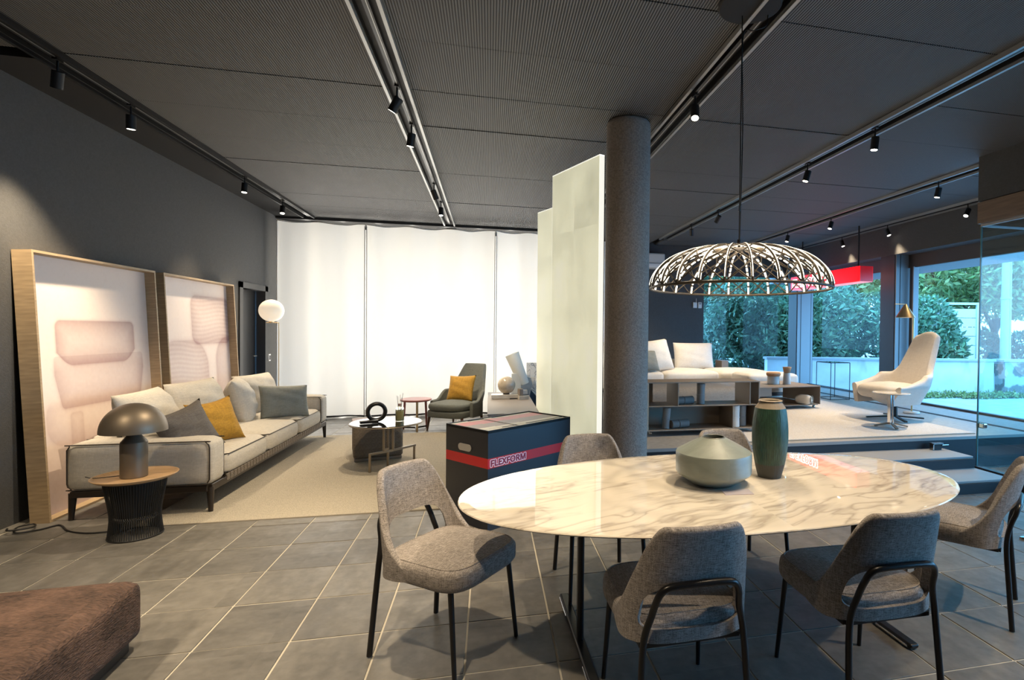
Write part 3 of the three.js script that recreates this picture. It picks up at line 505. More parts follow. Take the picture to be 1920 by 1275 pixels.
function scatter(pos, ry, tilt, roll, w, h, t, mat, label, ear = 0.09) { const p = solo('scatter_cushion', pillow(w, h, t, ear), mat, label, 'cushion'); p.rotation.set(-tilt, ry, roll, 'YXZ'); p.position.set(...pos); return p; }
scatter([-2.38, 0.60, -5.00], 0.95, 0.34, 0.30, 0.43, 0.43, 0.23, M.fabricDark, 'dark grey scatter cushion behind the mushroom lamp', 0.15);
scatter([-2.36, 0.61, -5.42], 1.05, 0.36, 0.10, 0.42, 0.42, 0.20, M.fabricMustard, 'mustard yellow velvet cushion on the cream sofa', 0.15);
scatter([-2.30, 0.60, -6.88], Math.PI / 2 - 0.85, 0.30, -0.06, 0.52, 0.38, 0.15, M.fabricSage, 'grey-green linen cushion near the far end of the sofa', 0.05);
// ---- globe floor lamp behind the sofa
{
  const l = thing('globe_floor_lamp', 'slender brass floor lamp with an opal glass globe beside the door', 'lamp', [-2.89, 0, -8.16]);
  part('base', cyl(0.11, 0.115, 0.015, 0, 0.0075, 0, 40), M.brass, l);
  part('stem', [bar([0.09, 0.01, 0], [0.09, 1.52, 0], 0.006), bar([0.09, 1.515, 0], [-0.06, 1.515, 0], 0.006)], M.brass, l);
  part('holder', cyl(0.03, 0.03, 0.012, 0, 1.525, 0, 24), M.brass, l);
  const g = part('globe', at(new THREE.SphereGeometry(0.15, 40, 28), 0, 1.68, 0), M.opal, l);
  const p = new THREE.PointLight(LAMP_WARM, 0.5); p.position.set(0, 1.68, 0); p.name = 'globe_light'; p.castShadow = true; l.add(p);
}
// ---- wire side table with tray top, mushroom lamp on it
{
  const t = thing('wire_side_table', 'round side table with an oak tray top on a black wire drum base', 'table', [-2.38, 0, -4.35]);
  part('tray_top', lathe([[0, 0.398], [0.20, 0.398], [0.217, 0.404], [0.233, 0.418], [0.236, 0.424], [0.229, 0.424], [0.215, 0.412], [0.195, 0.408], [0, 0.408]], 64), M.oakTray, t);
  const prof = (y) => 0.136 + 0.012 * Math.pow((y - 0.13) / 0.26, 2) + (y > 0.13 ? 0.022 * smooth(0.13, 0.39, y) : 0.01 * smooth(0.13, 0, y));
  for (let i = 0; i < 72; i++) { const a = (i / 72) * Math.PI * 2, pts = []; for (let j = 0; j <= 6; j++) { const y = 0.008 + 0.385 * j / 6, r = prof(y); pts.push([r * Math.cos(a), y, r * Math.sin(a)]); } part('wire', tube(pts, 0.0028, 10, 5), M.black, t); }
  for (const y of [0.008, 0.14, 0.39]) part('ring', at(new THREE.TorusGeometry(prof(y) - (y === 0.14 ? 0.004 : 0), 0.005, 8, 64), 0, y, 0, 0, Math.PI / 2), M.black, t);
  part('inner_drum', lathe([[0.110, 0.15], [0.114, 0.15], [0.142, 0.385], [0.138, 0.385]], 48), M.blackSoft, t);
}
{
  const l = thing('mushroom_lamp', 'bronze mushroom-shaped table lamp with a domed shade on the side table', 'lamp', [-2.39, 0.4085, -4.35]);
  part('base', lathe([[0, 0], [0.071, 0], [0.075, 0.004], [0.075, 0.238], [0.072, 0.245], [0.022, 0.312], [0.016, 0.325], [0, 0.326]], 48), M.bronzeLamp, l);
  const pr = []; for (let i = 0; i <= 18; i++) { const a = (i / 18) * Math.PI / 2; pr.push([0.184 * Math.cos(a), 0.315 + 0.195 * Math.pow(Math.sin(a), 0.95)]); } for (let i = 18; i >= 0; i--) { const a = (i / 18) * Math.PI / 2; pr.push([0.178 * Math.cos(a), 0.315 + 0.188 * Math.pow(Math.sin(a), 0.95)]); }
  part('shade', lathe(pr.reverse(), 64), M.bronzeLamp, l);
  part('neck', cyl(0.012, 0.016, 0.18, 0, 0.405, 0, 16), M.bronzeLamp, l);
  part('power_cord', tube([[-0.08, 0.01, 0.0], [-0.2, 0.012, 0.05], [-0.27, 0.016, 0.02]], 0.003, 20, 6), M.black, l);
}
solo('power_cable', tube([[-2.56, 0.006, -4.45], [-2.72, 0.006, -4.44], [-2.88, 0.006, -4.52], [-3.02, 0.006, -4.66], [-3.08, 0.008, -4.58], [-3.18, 0.012, -4.52], [-3.24, 0.02, -4.62], [-3.20, 0.012, -4.70], [-3.14, 0.02, -4.60], [-3.22, 0.03, -4.52], [-3.30, 0.012, -4.62]], 0.006, 90, 6), M.black, 'black power cable coiled on the floor beside the nearer picture frame', 'cable');
// ---- furry ottoman in the near left corner
{
  const o = thing('furry_ottoman', 'low brown furry ottoman cut off by the bottom left corner', 'ottoman', [-2.06, 0, -2.22], 0.05);
  part('plinth', rbox(1.08, 0.05, 1.08, 0.01, 0, 0.027, 0), M.black, o);
  const c = part('cushion', softBox(1.16, 0.27, 1.18, 0.06, 0.012, 22), M.fur, o); c.position.y = 0.185;
}
// ---- coffee tables: woven leather block and round black-glass top on bronze legs
{
  const b = thing('woven_pouf_table', 'woven leather square low table behind the round glass top', 'table', [-1.235, 0.009, -6.52], 0.25);
  part('body', rbox(0.50, 0.36, 0.50, 0.03, 0, 0.215, 0, 4), M.wicker, b);
  part('top_pad', rbox(0.51, 0.03, 0.51, 0.014, 0, 0.39, 0, 3), std(0.33, 0.24, 0.22, 0.5), b);
  part('base_band', rbox(0.48, 0.035, 0.48, 0.01, 0, 0.0175, 0), M.leather, b);
}
{
  const t = thing('round_coffee_table', 'round low table with a black glass top on bronze trestle legs', 'table', [-1.03, 0.009, -5.90]);
  part('glass_top', lathe([[0, 0.468], [0.338, 0.468], [0.345, 0.474], [0.345, 0.480], [0.338, 0.486], [0, 0.486]], 72), M.blackGlass, t);
  part('rim', at(new THREE.TorusGeometry(0.346, 0.006, 8, 72), 0, 0.474, 0, 0, Math.PI / 2), M.bronzeLeg, t);
  part('post', rbox(0.022, 0.47, 0.022, 0.003, 0.0, 0.235, -0.10), M.bronzeLeg, t);
  part('post', rbox(0.022, 0.30, 0.022, 0.003, -0.02, 0.318, 0.02), M.bronzeLeg, t);
  part('stretcher', [flat([-0.13, 0.18, 0.13], [0.06, 0.18, -0.04], 0.02, 0.02), flat([0.06, 0.18, -0.04], [0.25, 0.18, -0.27], 0.02, 0.02), flat([-0.13, 0.18, 0.13], [-0.02, 0.18, 0.02], 0.02, 0.02), flat([-0.02, 0.19, 0.02], [0, 0.19, -0.10], 0.02, 0.02)], M.bronzeLeg, t);
  part('leg', rbox(0.022, 0.19, 0.022, 0.003, -0.13, 0.095, 0.13), M.bronzeLeg, t);
  part('leg', rbox(0.022, 0.19, 0.022, 0.003, 0.24, 0.095, -0.26), M.bronzeLeg, t);
  part('support', rbox(0.022, 0.29, 0.022, 0.003, 0.06, 0.325, -0.04), M.bronzeLeg, t);
}
{
  const r = thing('ring_sculpture', 'black ring sculpture on a flat base on the glass table', 'sculpture', [-1.14, 0.496, -5.88], 0.35);
  const g = new THREE.TorusGeometry(0.083, 0.02, 20, 64), p = g.attributes.position; for (let i = 0; i < p.count; i++) p.setZ(i, p.getZ(i) * 1.6); g.computeVertexNormals();
  part('ring', at(g, 0.02, 0.104, 0), M.blackMetal, r); part('base', rbox(0.17, 0.028, 0.06, 0.006, -0.06, 0.018, 0.06), M.blackMetal, r);
}
{
  const d = thing('reed_diffuser', 'glass bottle of pale yellow oil with reed sticks on the glass table', 'diffuser', [-0.90, 0.496, -5.90]);
  part('bottle', lathe([[0, 0], [0.040, 0], [0.043, 0.004], [0.043, 0.125], [0.036, 0.143], [0.016, 0.153], [0.015, 0.175], [0.0115, 0.175], [0.0115, 0.150], [0.034, 0.140], [0.040, 0.124], [0.040, 0.006], [0, 0.006]], 40), phys(0.95, 0.96, 0.9, 0.02, { transmission: 1, thickness: 0.003, ior: 1.45 }), d);
  part('oil', lathe([[0, 0.007], [0.0385, 0.007], [0.0385, 0.105], [0, 0.105]], 36), phys(0.80, 0.74, 0.42, 1.0, { transmission: 0.45, thickness: 0 }), d);
  part('collar', cyl(0.017, 0.017, 0.02, 0, 0.172, 0, 20), std(0.45, 0.28, 0.25, 0.4), d);
  for (let i = 0; i < 5; i++) { const a = i * 1.3; part('reed', bar([0.004 * Math.cos(a), 0.03, 0.004 * Math.sin(a)], [0.03 * Math.cos(a), 0.29 - 0.012 * i, 0.03 * Math.sin(a)], 0.0017, 5), i % 2 ? M.cork : M.blackSoft, d); }
}
// ---- red lacquer stool
{
  const s = thing('red_stool', 'small round reddish stool with three legs beside the green armchair', 'stool', [-1.03, 0, -8.18]);
  part('top', lathe([[0, 0.415], [0.19, 0.415], [0.215, 0.425], [0.217, 0.436], [0.21, 0.446], [0, 0.442]], 56), M.redStool, s);
  for (let i = 0; i < 3; i++) { const a = 1.35 + i * Math.PI * 2 / 3, c = Math.cos(a), q = Math.sin(a); part('leg', barTaper([0.185 * c, 0.0, 0.185 * q], [0.165 * c, 0.42, 0.165 * q], 0.013, 0.017), i ? M.redStool : M.brass, s); part('stretcher', flat([0.185 * c, 0.03, 0.185 * q], [0, 0.03, 0], 0.022, 0.022), M.woodDark, s); }
}
// ---- shaped seats: shell whose outline is given in plan and height
function shellSeat(P) {                       // returns {upper, lower} lofted bands round a U-shaped plan
  const { plan, yTop, yBot, holeTop, holeBot, lean, t, n = 64 } = P, make = (lo, hi, capTop) => {
    const loops = [];
    for (let i = 0; i <= n; i++) {
      const s = (i / n) * 2 - 1, a = lo(s), b = hi(s), m = 8, l = [], pt = (y, o) => { const e = 0.004, [x, z] = plan(s), [x1, z1] = plan(s - e), [x2, z2] = plan(s + e), tx = x2 - x1, tz = z2 - z1, L = Math.hypot(tx, tz) || 1, nx = -tz / L, nz = tx / L, [dx, dz, k] = lean(s, y); return V((x + nx * o) * k + dx, y, z + nz * o + dz); };
      const h = t / 2 * (P.taper ? 1 - 0.93 * smooth(0.72, 1.0, Math.abs(s)) : 1);
      for (let j = 0; j <= m; j++) l.push(pt(mix(a, b - (capTop ? h : 0), j / m), h));
      if (capTop) for (let j = 1; j < 6; j++) { const g = (j / 6) * Math.PI; l.push(pt(b - h + h * Math.sin(g), h * Math.cos(g))); }
      for (let j = 0; j <= m; j++) l.push(pt(mix(b - (capTop ? h : 0), a, j / m), -h));
      loops.push(l);
    }
    return loftLoops(loops, true, true, 0.8);
  };
  return { upper: make(holeTop, yTop, true), lower: make(yBot, holeBot, false) };
}
// ---- green wing armchair
{
  const c = thing('green_armchair', 'grey-green high-backed armchair in front of the glowing curtain', 'armchair', [-0.46, 0, -8.16], -0.55);
  const plan = (s) => { const a = s * 1.62; return [0.335 * Math.sign(Math.sin(a)) * Math.pow(Math.abs(Math.sin(a)), 0.7), 0.02 - 0.30 * (Math.cos(a) > 0 ? Math.pow(Math.cos(a), 0.7) : 8 * Math.cos(a))]; };
  const yTop = (s) => { const k = Math.abs(s); return mix(0.93, 0.555, smooth(0.36, 0.62, k)) - 0.14 * smooth(0.8, 1.0, k); };
  const sh = shellSeat({ plan, yTop, yBot: () => 0.20, holeTop: () => 0.31, holeBot: () => 0.3105, t: 0.05, lean: (s, y) => { const k = Math.max(0, y - 0.40); return [0, -0.44 * k, 1 - 0.55 * Math.max(0, y - 0.5)]; } });
  part('shell', [sh.upper, sh.lower], M.fabricGreen, c);
  part('seat_base', padded(Object.assign((t) => { const [x, z] = roundRect(0.62, 0.62, 5)(t); return [x, z + 0.05]; }, { centre: [0, 0.05], size: 0.3 }), 0.20, 0.30, 0.03), M.fabricGreen, c);
  part('seat_cushion', padded(Object.assign((t) => { const [x, z] = roundRect(0.60, 0.62, 4)(t); return [x, z + 0.06]; }, { centre: [0, 0.06], size: 0.3 }), 0.30, 0.40, 0.045, 0.03), M.fabricGreen, c);
  for (const [x, z] of [[0.27, 0.27], [-0.27, 0.27], [0.24, -0.26], [-0.24, -0.26]]) part('leg', barTaper([x * 1.08, 0, z * 1.08], [x, 0.22, z], 0.012, 0.022), std(0.10, 0.045, 0.025, 0.4), c);
}
{ const p = scatter([-0.405, 0.585, -8.22], -0.45, 0.42, 0.05, 0.42, 0.40, 0.15, M.fabricMustard, 'mustard yellow cushion leaning in the green armchair', 0.07); }
// ---- long low console with objects
{
  const t = thing('low_console', 'long low grey cabinet behind the catalogue crate, carrying marble objects', 'cabinet', [0.29, 0, -7.68]);
  part('body', rbox(0.60, 0.34, 2.2, 0.008, 0, 0.25, 0), std(0.20, 0.185, 0.17, 0.6), t);
  part('top', rbox(0.62, 0.03, 2.3, 0.006, 0, 0.435, 0), std(0.27, 0.25, 0.235, 0.55), t);
  for (const [x, z] of [[0.25, 1.0], [-0.25, 1.0], [0.25, -1.0], [-0.25, -1.0]]) part('foot', box(0.05, 0.08, 0.05, x, 0.04, z), M.black, t);
}
{ const s = thing('marble_sphere', 'cream marble sphere on a stack of flat blocks', 'sphere', [0.245, 0.515, -8.02]); part('ball', at(new THREE.SphereGeometry(0.128, 40, 28), 0, 0.13, 0), M.onyx, s); part('ring_foot', cyl(0.045, 0.05, 0.012, 0, 0.006, 0, 24), M.black, s); }
{ const b = thing('flat_block', 'flat pale grey block under the marble sphere', 'block', [0.22, 0.45, -7.98]); part('slab', rbox(0.38, 0.045, 0.20, 0.003, 0, 0.0425, 0), M.marbleGrey, b); part('spine', rbox(0.24, 0.02, 0.18, 0.002, -0.05, 0.01, 0.02), std(0.4, 0.37, 0.33, 0.6), b); }
{ const b = thing('cross_block', 'interlocking bronze and marble block beside the flat block', 'block', [0.44, 0.45, -7.90], 0.3); part('upright', rbox(0.05, 0.15, 0.10, 0.002, 0, 0.075, 0), M.shelf, b); part('slab', rbox(0.14, 0.05, 0.10, 0.002, 0.03, 0.026, 0.03), M.marbleGrey, b); part('cap', rbox(0.10, 0.06, 0.04, 0.002, 0.05, 0.10, 0.0), M.marbleGrey, b); }
{
  const v = thing('leaning_cylinder_vase', 'frosted white glass cylinder leaning at an angle on a clear foot', 'vase', [0.46, 0.45, -8.35]);
  const b = new THREE.Group(); b.name = 'cylinder_body'; v.add(b); b.rotation.z = 0.38; b.position.set(0.06, 0.17, 0);
  part('tube', lathe([[0, 0], [0.075, 0], [0.08, 0.005], [0.108, 0.50], [0.102, 0.50], [0.074, 0.008], [0, 0.008]], 48), phys(0.85, 0.86, 0.82, 1.0, { transmission: 0.4, thickness: 0 }), b);
  part('foot', [rbox(0.14, 0.34, 0.10, 0.006, -0.06, 0.17, 0.03)], phys(0.7, 0.72, 0.7, 1.0, { transmission: 0.4, thickness: 0 }), v);
}
{ const s = thing('marble_wedge', 'grey marble wedge standing behind the leaning cylinder', 'block', [0.545, 0.45, -8.55]); const sh = new THREE.Shape(); sh.moveTo(-0.22, 0); sh.lineTo(0.06, 0); sh.lineTo(0.16, 0.26); sh.lineTo(-0.22, 0.26); part('slab', new THREE.ExtrudeGeometry(sh, { depth: 0.05, bevelEnabled: true, bevelSize: 0.002, bevelThickness: 0.002, bevelSegments: 1 }), M.marbleGrey, s); }
{
  const c = document.createElement('canvas'); c.width = 256; c.height = 256; const g = c.getContext('2d'); g.fillStyle = '#d8d6d0'; g.fillRect(0, 0, 256, 256); g.fillStyle = '#34495c'; g.beginPath(); g.moveTo(0, 256); g.lineTo(40, 120); g.lineTo(110, 160); g.lineTo(256, 90); g.lineTo(256, 256); g.fill();
  g.strokeStyle = '#8b8f92'; for (let i = 0; i < 60; i++) { g.lineWidth = 1 + 3 * rnd(); g.beginPath(); const x = 256 * rnd(), y = 130 * rnd(); g.moveTo(x, y); g.quadraticCurveTo(x + 40 * rnd(), y - 40 * rnd(), x + 70 * rnd(), y + 20 * rnd()); g.stroke(); }
  const tx = new THREE.CanvasTexture(c); tx.colorSpace = THREE.SRGBColorSpace;
  const p = thing('leaning_canvas', 'unframed blue and white abstract canvas leaning behind the marble wedge', 'painting', [0.80, 0.0, -8.72]); part('canvas_face', at(new THREE.PlaneGeometry(0.44, 0.92), 0, 0.47, 0.012, 0, -0.0), std(1, 1, 1, 0.7, { map: tx }), p, true); part('stretcher_frame', span(-0.22, 0.22, 0.01, 0.93, -0.02, 0.01), M.white, p);
}
// ---- black catalogue crate with the red band
const BAND = (w, h, text, y0, y1, tx, fs) => { const c = document.createElement('canvas'); c.width = w; c.height = h; const g = c.getContext('2d'); g.fillStyle = '#1b1f29'; g.fillRect(0, 0, w, h); g.fillStyle = '#c4161f'; g.fillRect(0, y0, w, y1 - y0); if (text) { g.save(); g.scale(1.2, 1); lettering(g, text, tx, (y0 + y1) / 2 + 2, fs); g.restore(); } const t = new THREE.CanvasTexture(c); t.colorSpace = THREE.SRGBColorSpace; return t; };
function lettering(g, text, x, y, fs) { g.font = `${fs}px sans-serif`; g.textBaseline = 'middle'; g.textAlign = 'left'; g.lineJoin = 'round'; g.strokeStyle = '#f4dfe6'; g.lineWidth = fs * 0.27; g.strokeText(text, x, y); g.strokeStyle = g.fillStyle = '#8c1438'; g.lineWidth = fs * 0.10; g.strokeText(text, x, y); g.fillText(text, x, y); }
{
  const t = thing('catalogue_crate', 'tall black crate with a lettered red band and an oval hand hole', 'crate', [-0.005, 0, -3.94], Math.atan2(0.551, 0.672));
  const L = 0.87, W = 0.50, Hh = 0.725;       // local x along the long face, -z to the back left
  const longM = phys(1, 1, 1, 0.42, { map: BAND(1024, 853, 'FLEXFORM', 237, 323, 20, 72), clearcoat: 0.25, clearcoatRoughness: 0.35 }), shortM = phys(1, 1, 1, 0.42, { map: BAND(512, 742, '', 206, 281, 0, 0), clearcoat: 0.25, clearcoatRoughness: 0.35 });
  part('front_panel', at(new THREE.PlaneGeometry(L, Hh), L / 2, Hh / 2, 0.0), longM, t, true);
  part('end_panel', at(new THREE.PlaneGeometry(W, Hh), 0, Hh / 2, -W / 2, -Math.PI / 2), shortM, t, true);
  part('carcass', [span(0.001, L, 0.0, Hh - 0.02, -W, -0.001)], M.boxBlack, t);
  part('rim', [span(0, L, Hh - 0.02, Hh, -0.012, 0), span(0, L, Hh - 0.02, Hh, -W, -W + 0.012), span(0, 0.012, Hh - 0.02, Hh, -W, 0), span(L - 0.012, L, Hh - 0.02, Hh, -W, 0), span(0, L, Hh - 0.02, Hh - 0.004, -0.075, -0.068)], M.black, t);
  const sh = new THREE.Shape(); sh.absarc(-0.05, 0, 0.026, Math.PI / 2, Math.PI * 1.5); sh.absarc(0.05, 0, 0.026, -Math.PI / 2, Math.PI / 2);
  part('hand_hole', at(new THREE.ExtrudeGeometry(sh, { depth: 0.004, bevelEnabled: false, curveSegments: 16 }), -0.002, Hh * 0.79, -W * 0.53, -Math.PI / 2), std(0.42, 0.40, 0.37, 0.7), t);
}
{
  const tx = (() => { const c = document.createElement('canvas'); c.width = 256; c.height = 128; const g = c.getContext('2d'); const b = [['#f0e9d6', 0, 1], ['#f39a96', 0.10, 0.40], ['#b7a9a2', 0.40, 0.72], ['#1a1a1a', 0.985, 1], ['#1a1a1a', 0.0, 0.012]]; for (const [f, a, e] of b) { g.fillStyle = f; g.fillRect(256 * a, 0, 256 * (e - a), 128); } const t = new THREE.CanvasTexture(c); t.colorSpace = THREE.SRGBColorSpace; return t; })();
  const mat = std(1, 1, 1, 0.5, { map: tx }), names = ['nearest the hand hole', 'second from the hand hole', 'third from the hand hole', 'long one at the far end'], a = Math.atan2(0.551, 0.672);
  [[0.016, 0.17], [0.192, 0.13], [0.328, 0.10], [0.434, 0.42]].forEach(([x0, w], i) => {
    const g = thing('catalogue', `pink and grey covered catalogue in the crate, ${names[i]}`, 'catalogue', [-0.005, 0.705, -3.94], a, 'catalogues in the crate');
    const y = 0.016 - 0.003 * (i % 2); part('pages', span(x0, x0 + w - 0.006, 0, y - 0.001, -0.486, -0.014), M.white, g);
    part('cover', at(new THREE.PlaneGeometry(0.472, w - 0.006), x0 + (w - 0.006) / 2, y, -0.25, -Math.PI / 2, -Math.PI / 2), mat, g, true);
  });
}

// ================================================================== DINING AREA
{
  const t = thing('oval_dining_table', 'large oval dining table with a glossy cream marble top and black pedestal legs', 'table', [1.075, 0, -2.345], 0.03);
  const top = []; const A = 1.2, B = 0.612, ring = (k, y) => { const l = []; for (let i = 0; i < 96; i++) { const a = -(i / 96) * Math.PI * 2, c = Math.cos(a), s = Math.sin(a), e = 2 / 2.12; l.push(V((A - k) * Math.sign(c) * Math.pow(Math.abs(c), e), y, (B - k) * Math.sign(s) * Math.pow(Math.abs(s), e))); } return l; };
  part('marble_top', loftLoops([ring(0.05, 0.715), ring(0.012, 0.727), ring(0.0, 0.735), ring(0.003, 0.7385), ring(0.008, 0.74), ring(0.05, 0.74)], true, true, 0.35), M.marble, t);
  for (const x of [-0.655, 0.83]) {
    part('leg', rbox(0.030, 0.70, 0.045, 0.012, x, 0.37, -0.11), M.blackMetal, t);
    const f = part('foot_bar', [rbox(0.05, 0.022, 0.86, 0.01, x, 0.016, -0.13)], M.blackMetal, t);
    part('chrome_glide', [rbox(0.014, 0.012, 0.20, 0.004, x - 0.022, 0.012, 0.18), rbox(0.014, 0.012, 0.20, 0.004, x - 0.022, 0.012, -0.44)], M.chrome, f);
  }
  part('beam', [rbox(1.5, 0.05, 0.06, 0.01, 0.085, 0.685, -0.11), rbox(0.06, 0.03, 0.7, 0.01, -0.655, 0.70, -0.1), rbox(0.06, 0.03, 0.7, 0.01, 0.83, 0.70, -0.1)], M.blackMetal, t);
}
// faceted grey-green glass vase and tall ribbed green vase
{
  const v = thing('faceted_vase', 'wide grey-green frosted glass vase with sloping shoulders on the marble table', 'vase', [1.035, 0.7405, -2.36]);
  const prof = [[0, 0.0], [0.095, 0.0], [0.103, 0.003], [0.170, 0.048], [0.1765, 0.058], [0.1775, 0.142], [0.174, 0.150], [0.115, 0.184], [0.058, 0.213], [0.054, 0.216], [0.047, 0.214], [0.048, 0.206], [0.10, 0.180], [0.165, 0.14], [0.170, 0.07], [0.095, 0.01], [0, 0.008]];
  part('body', toCreasedNormals(lathe(prof, 72), 0.5), M.vaseGrey, v);
  part('lip', at(new THREE.TorusGeometry(0.0505, 0.004, 8, 48), 0, 0.2155, 0, 0, Math.PI / 2), std(0.12, 0.13, 0.12, 0.3), v);
}
{
  const v = thing('ribbed_vase', 'tall dark green vase with fine vertical ribs and a pale rim on the marble table', 'vase', [1.355, 0.7405, -2.41]);
  const R = (y) => { const k = y / 0.375; return 0.036 + 0.050 * Math.sin(Math.PI * Math.min(1, 0.13 + k * 0.66)) - 0.016 * smooth(0.9, 1, k); };
  const n = 144, rows = 22, loops = []; for (let j = 0; j <= rows; j++) { const y = 0.375 * j / rows, l = []; for (let i = 0; i < n; i++) { const a = -(i / n) * Math.PI * 2, r = R(y) + 0.0011 * Math.cos(a * 48) * smooth(0, 0.06, y) * smooth(0.375, 0.33, y); l.push(V(r * Math.cos(a), y, r * Math.sin(a))); } loops.push(l); }
  const third = (a, b) => loftLoops(loops.slice(a, b + 1), a === 0, false, 0.9);
  part('foot', third(0, 4), M.vaseFoot, v); part('body', third(4, 20), M.vaseGreen, v); part('rim_band', third(20, 22), M.vaseRim, v);
  part('mouth', lathe([[0.0, 0.28], [0.045, 0.285], [0.046, 0.35], [0.047, 0.372], [0.051, 0.379], [0.058, 0.376]], 48), M.vaseRim, v);
}
{ const c = thing('glass_name_card', 'small clear acrylic card lying on the table in front of the wide vase', 'card', [1.075, 0.7405, -2.19], -0.12); part('plate', rbox(0.13, 0.004, 0.07, 0.0015, 0, 0.002, 0, 1), phys(0.9, 0.86, 0.9, 0.08, { transmission: 0.6, thickness: 0 }), c); }
// ---- dining chairs: one is built, five are copies
{
  const plan = (s) => { const a = s * 1.5708, c = Math.max(0, Math.cos(a)), q = Math.sin(a), e = smooth(0.62, 1.0, Math.abs(s)); return [(0.238 - 0.016 * e) * Math.sign(q) * Math.pow(Math.abs(q), 0.62), -0.005 - 0.205 * Math.pow(c, 0.62) + 0.11 * e * e]; };
  const yTop = (s) => { const k = Math.abs(s); return 0.805 + 0.006 * Math.cos(k * 3) - 0.022 * smooth(0.28, 0.44, k) - 0.375 * Math.pow(smooth(0.36, 1.0, k), 0.95); };
  const sh = 0.47, hole = (s) => (Math.abs(s) >= sh ? 0 : Math.pow(1 - Math.pow(Math.abs(s) / sh, 3.2), 1 / 2.6));
  const mid = 0.475;
  const shell = shellSeat({ plan, yTop, yBot: (s) => 0.385 + 0.02 * smooth(0.8, 1, Math.abs(s)), holeTop: (s) => Math.min(mid, yTop(s) - 0.02) + 0.118 * hole(s), holeBot: (s) => Math.min(mid, yTop(s) - 0.02) + 0.0005 - 0.045 * hole(s), t: 0.034, n: 110, taper: true, lean: (s, y) => { const k = Math.max(0, y - 0.44); return [0, -0.26 * k * (1 - 0.4 * Math.abs(s)), 1 - 0.30 * k]; } });
  const c = thing('dining_chair', '', 'chair', [0, 0, 0], 0, 'dining chairs round the oval table');
  part('backrest', shell.upper, M.fabricChair, c); part('back_skirt', shell.lower, M.fabricChair, c);
  const seatO = Object.assign((t) => { const [x, z] = roundRect(0.47, 0.47, 4.2)(t); return [x * (1 + 0.12 * z), z + 0.025]; }, { centre: [0, 0.02], size: 0.235 });
  part('seat', padded(seatO, 0.375, 0.472, 0.032, 0.016), M.fabricChair, c);
  part('seam_piping', (() => { const pts = []; for (let i = 0; i < 56; i++) { const [x, z] = seatO(i / 56), L = Math.hypot(x, z - 0.02), k = (L - 0.022) / L; pts.push([x * k, 0.4705, 0.02 + (z - 0.02) * k]); } return tube(pts, 0.0032, 112, 6, true); })(), M.fabricChair, c);
  for (const x of [-1, 1]) part('front_leg', barTaper([x * 0.212, 0, 0.225], [x * 0.195, 0.385, 0.185], 0.0095, 0.0125), M.blackMetal, c);
  const side = (x) => [[x * 0.205, 0.004, -0.262], [x * 0.196, 0.20, -0.246], [x * 0.184, 0.40, -0.232], [x * 0.160, 0.50, -0.244], [x * 0.148, 0.56, -0.264], [x * 0.132, 0.592, -0.274], [x * 0.10, 0.606, -0.280]];
  part('rear_hoop', tube([...side(-1), [0, 0.610, -0.283], ...side(1).reverse()], 0.0125, 110, 10), M.blackMetal, c);
  part('under_frame', [flat([-0.18, 0.378, 0.17], [0.18, 0.378, 0.17], 0.02, 0.016), flat([-0.18, 0.378, -0.2], [0.18, 0.378, -0.2], 0.02, 0.016), flat([-0.18, 0.378, -0.2], [-0.18, 0.378, 0.17], 0.02, 0.016), flat([0.18, 0.378, -0.2], [0.18, 0.378, 0.17], 0.02, 0.016)], M.blackMetal, c);
  const G = 'dining chairs round the oval table', put = (x, z, fx, fz, label, first) => { const a = Math.atan2(fx, fz); if (first) { c.position.set(x, 0, z); c.rotation.y = a; c.userData.label = label; } else copyOf(c, [x, 0, z], a, label, G); };
  put(-0.175, -2.535, 0.79, 0.61, 'grey woven dining chair at the left end of the oval table, turned toward the camera', true);
  put(0.615, -2.985, 0.06, 1, 'grey woven dining chair on the far side in front of the crate and column');
  put(1.49, -3.0, 0.0, 1, 'grey woven dining chair on the far side of the table, hidden behind the two vases');
  put(0.69, -1.955, -0.02, -1, 'grey woven dining chair on the near side seen from behind, nearest the bottom centre');
  put(1.475, -1.935, 0.0, -1, 'grey woven dining chair on the near side seen from behind, right of the other');
  put(2.50, -2.435, -0.62, -0.78, 'grey woven dining chair in profile at the right end of the table by the glass');
}
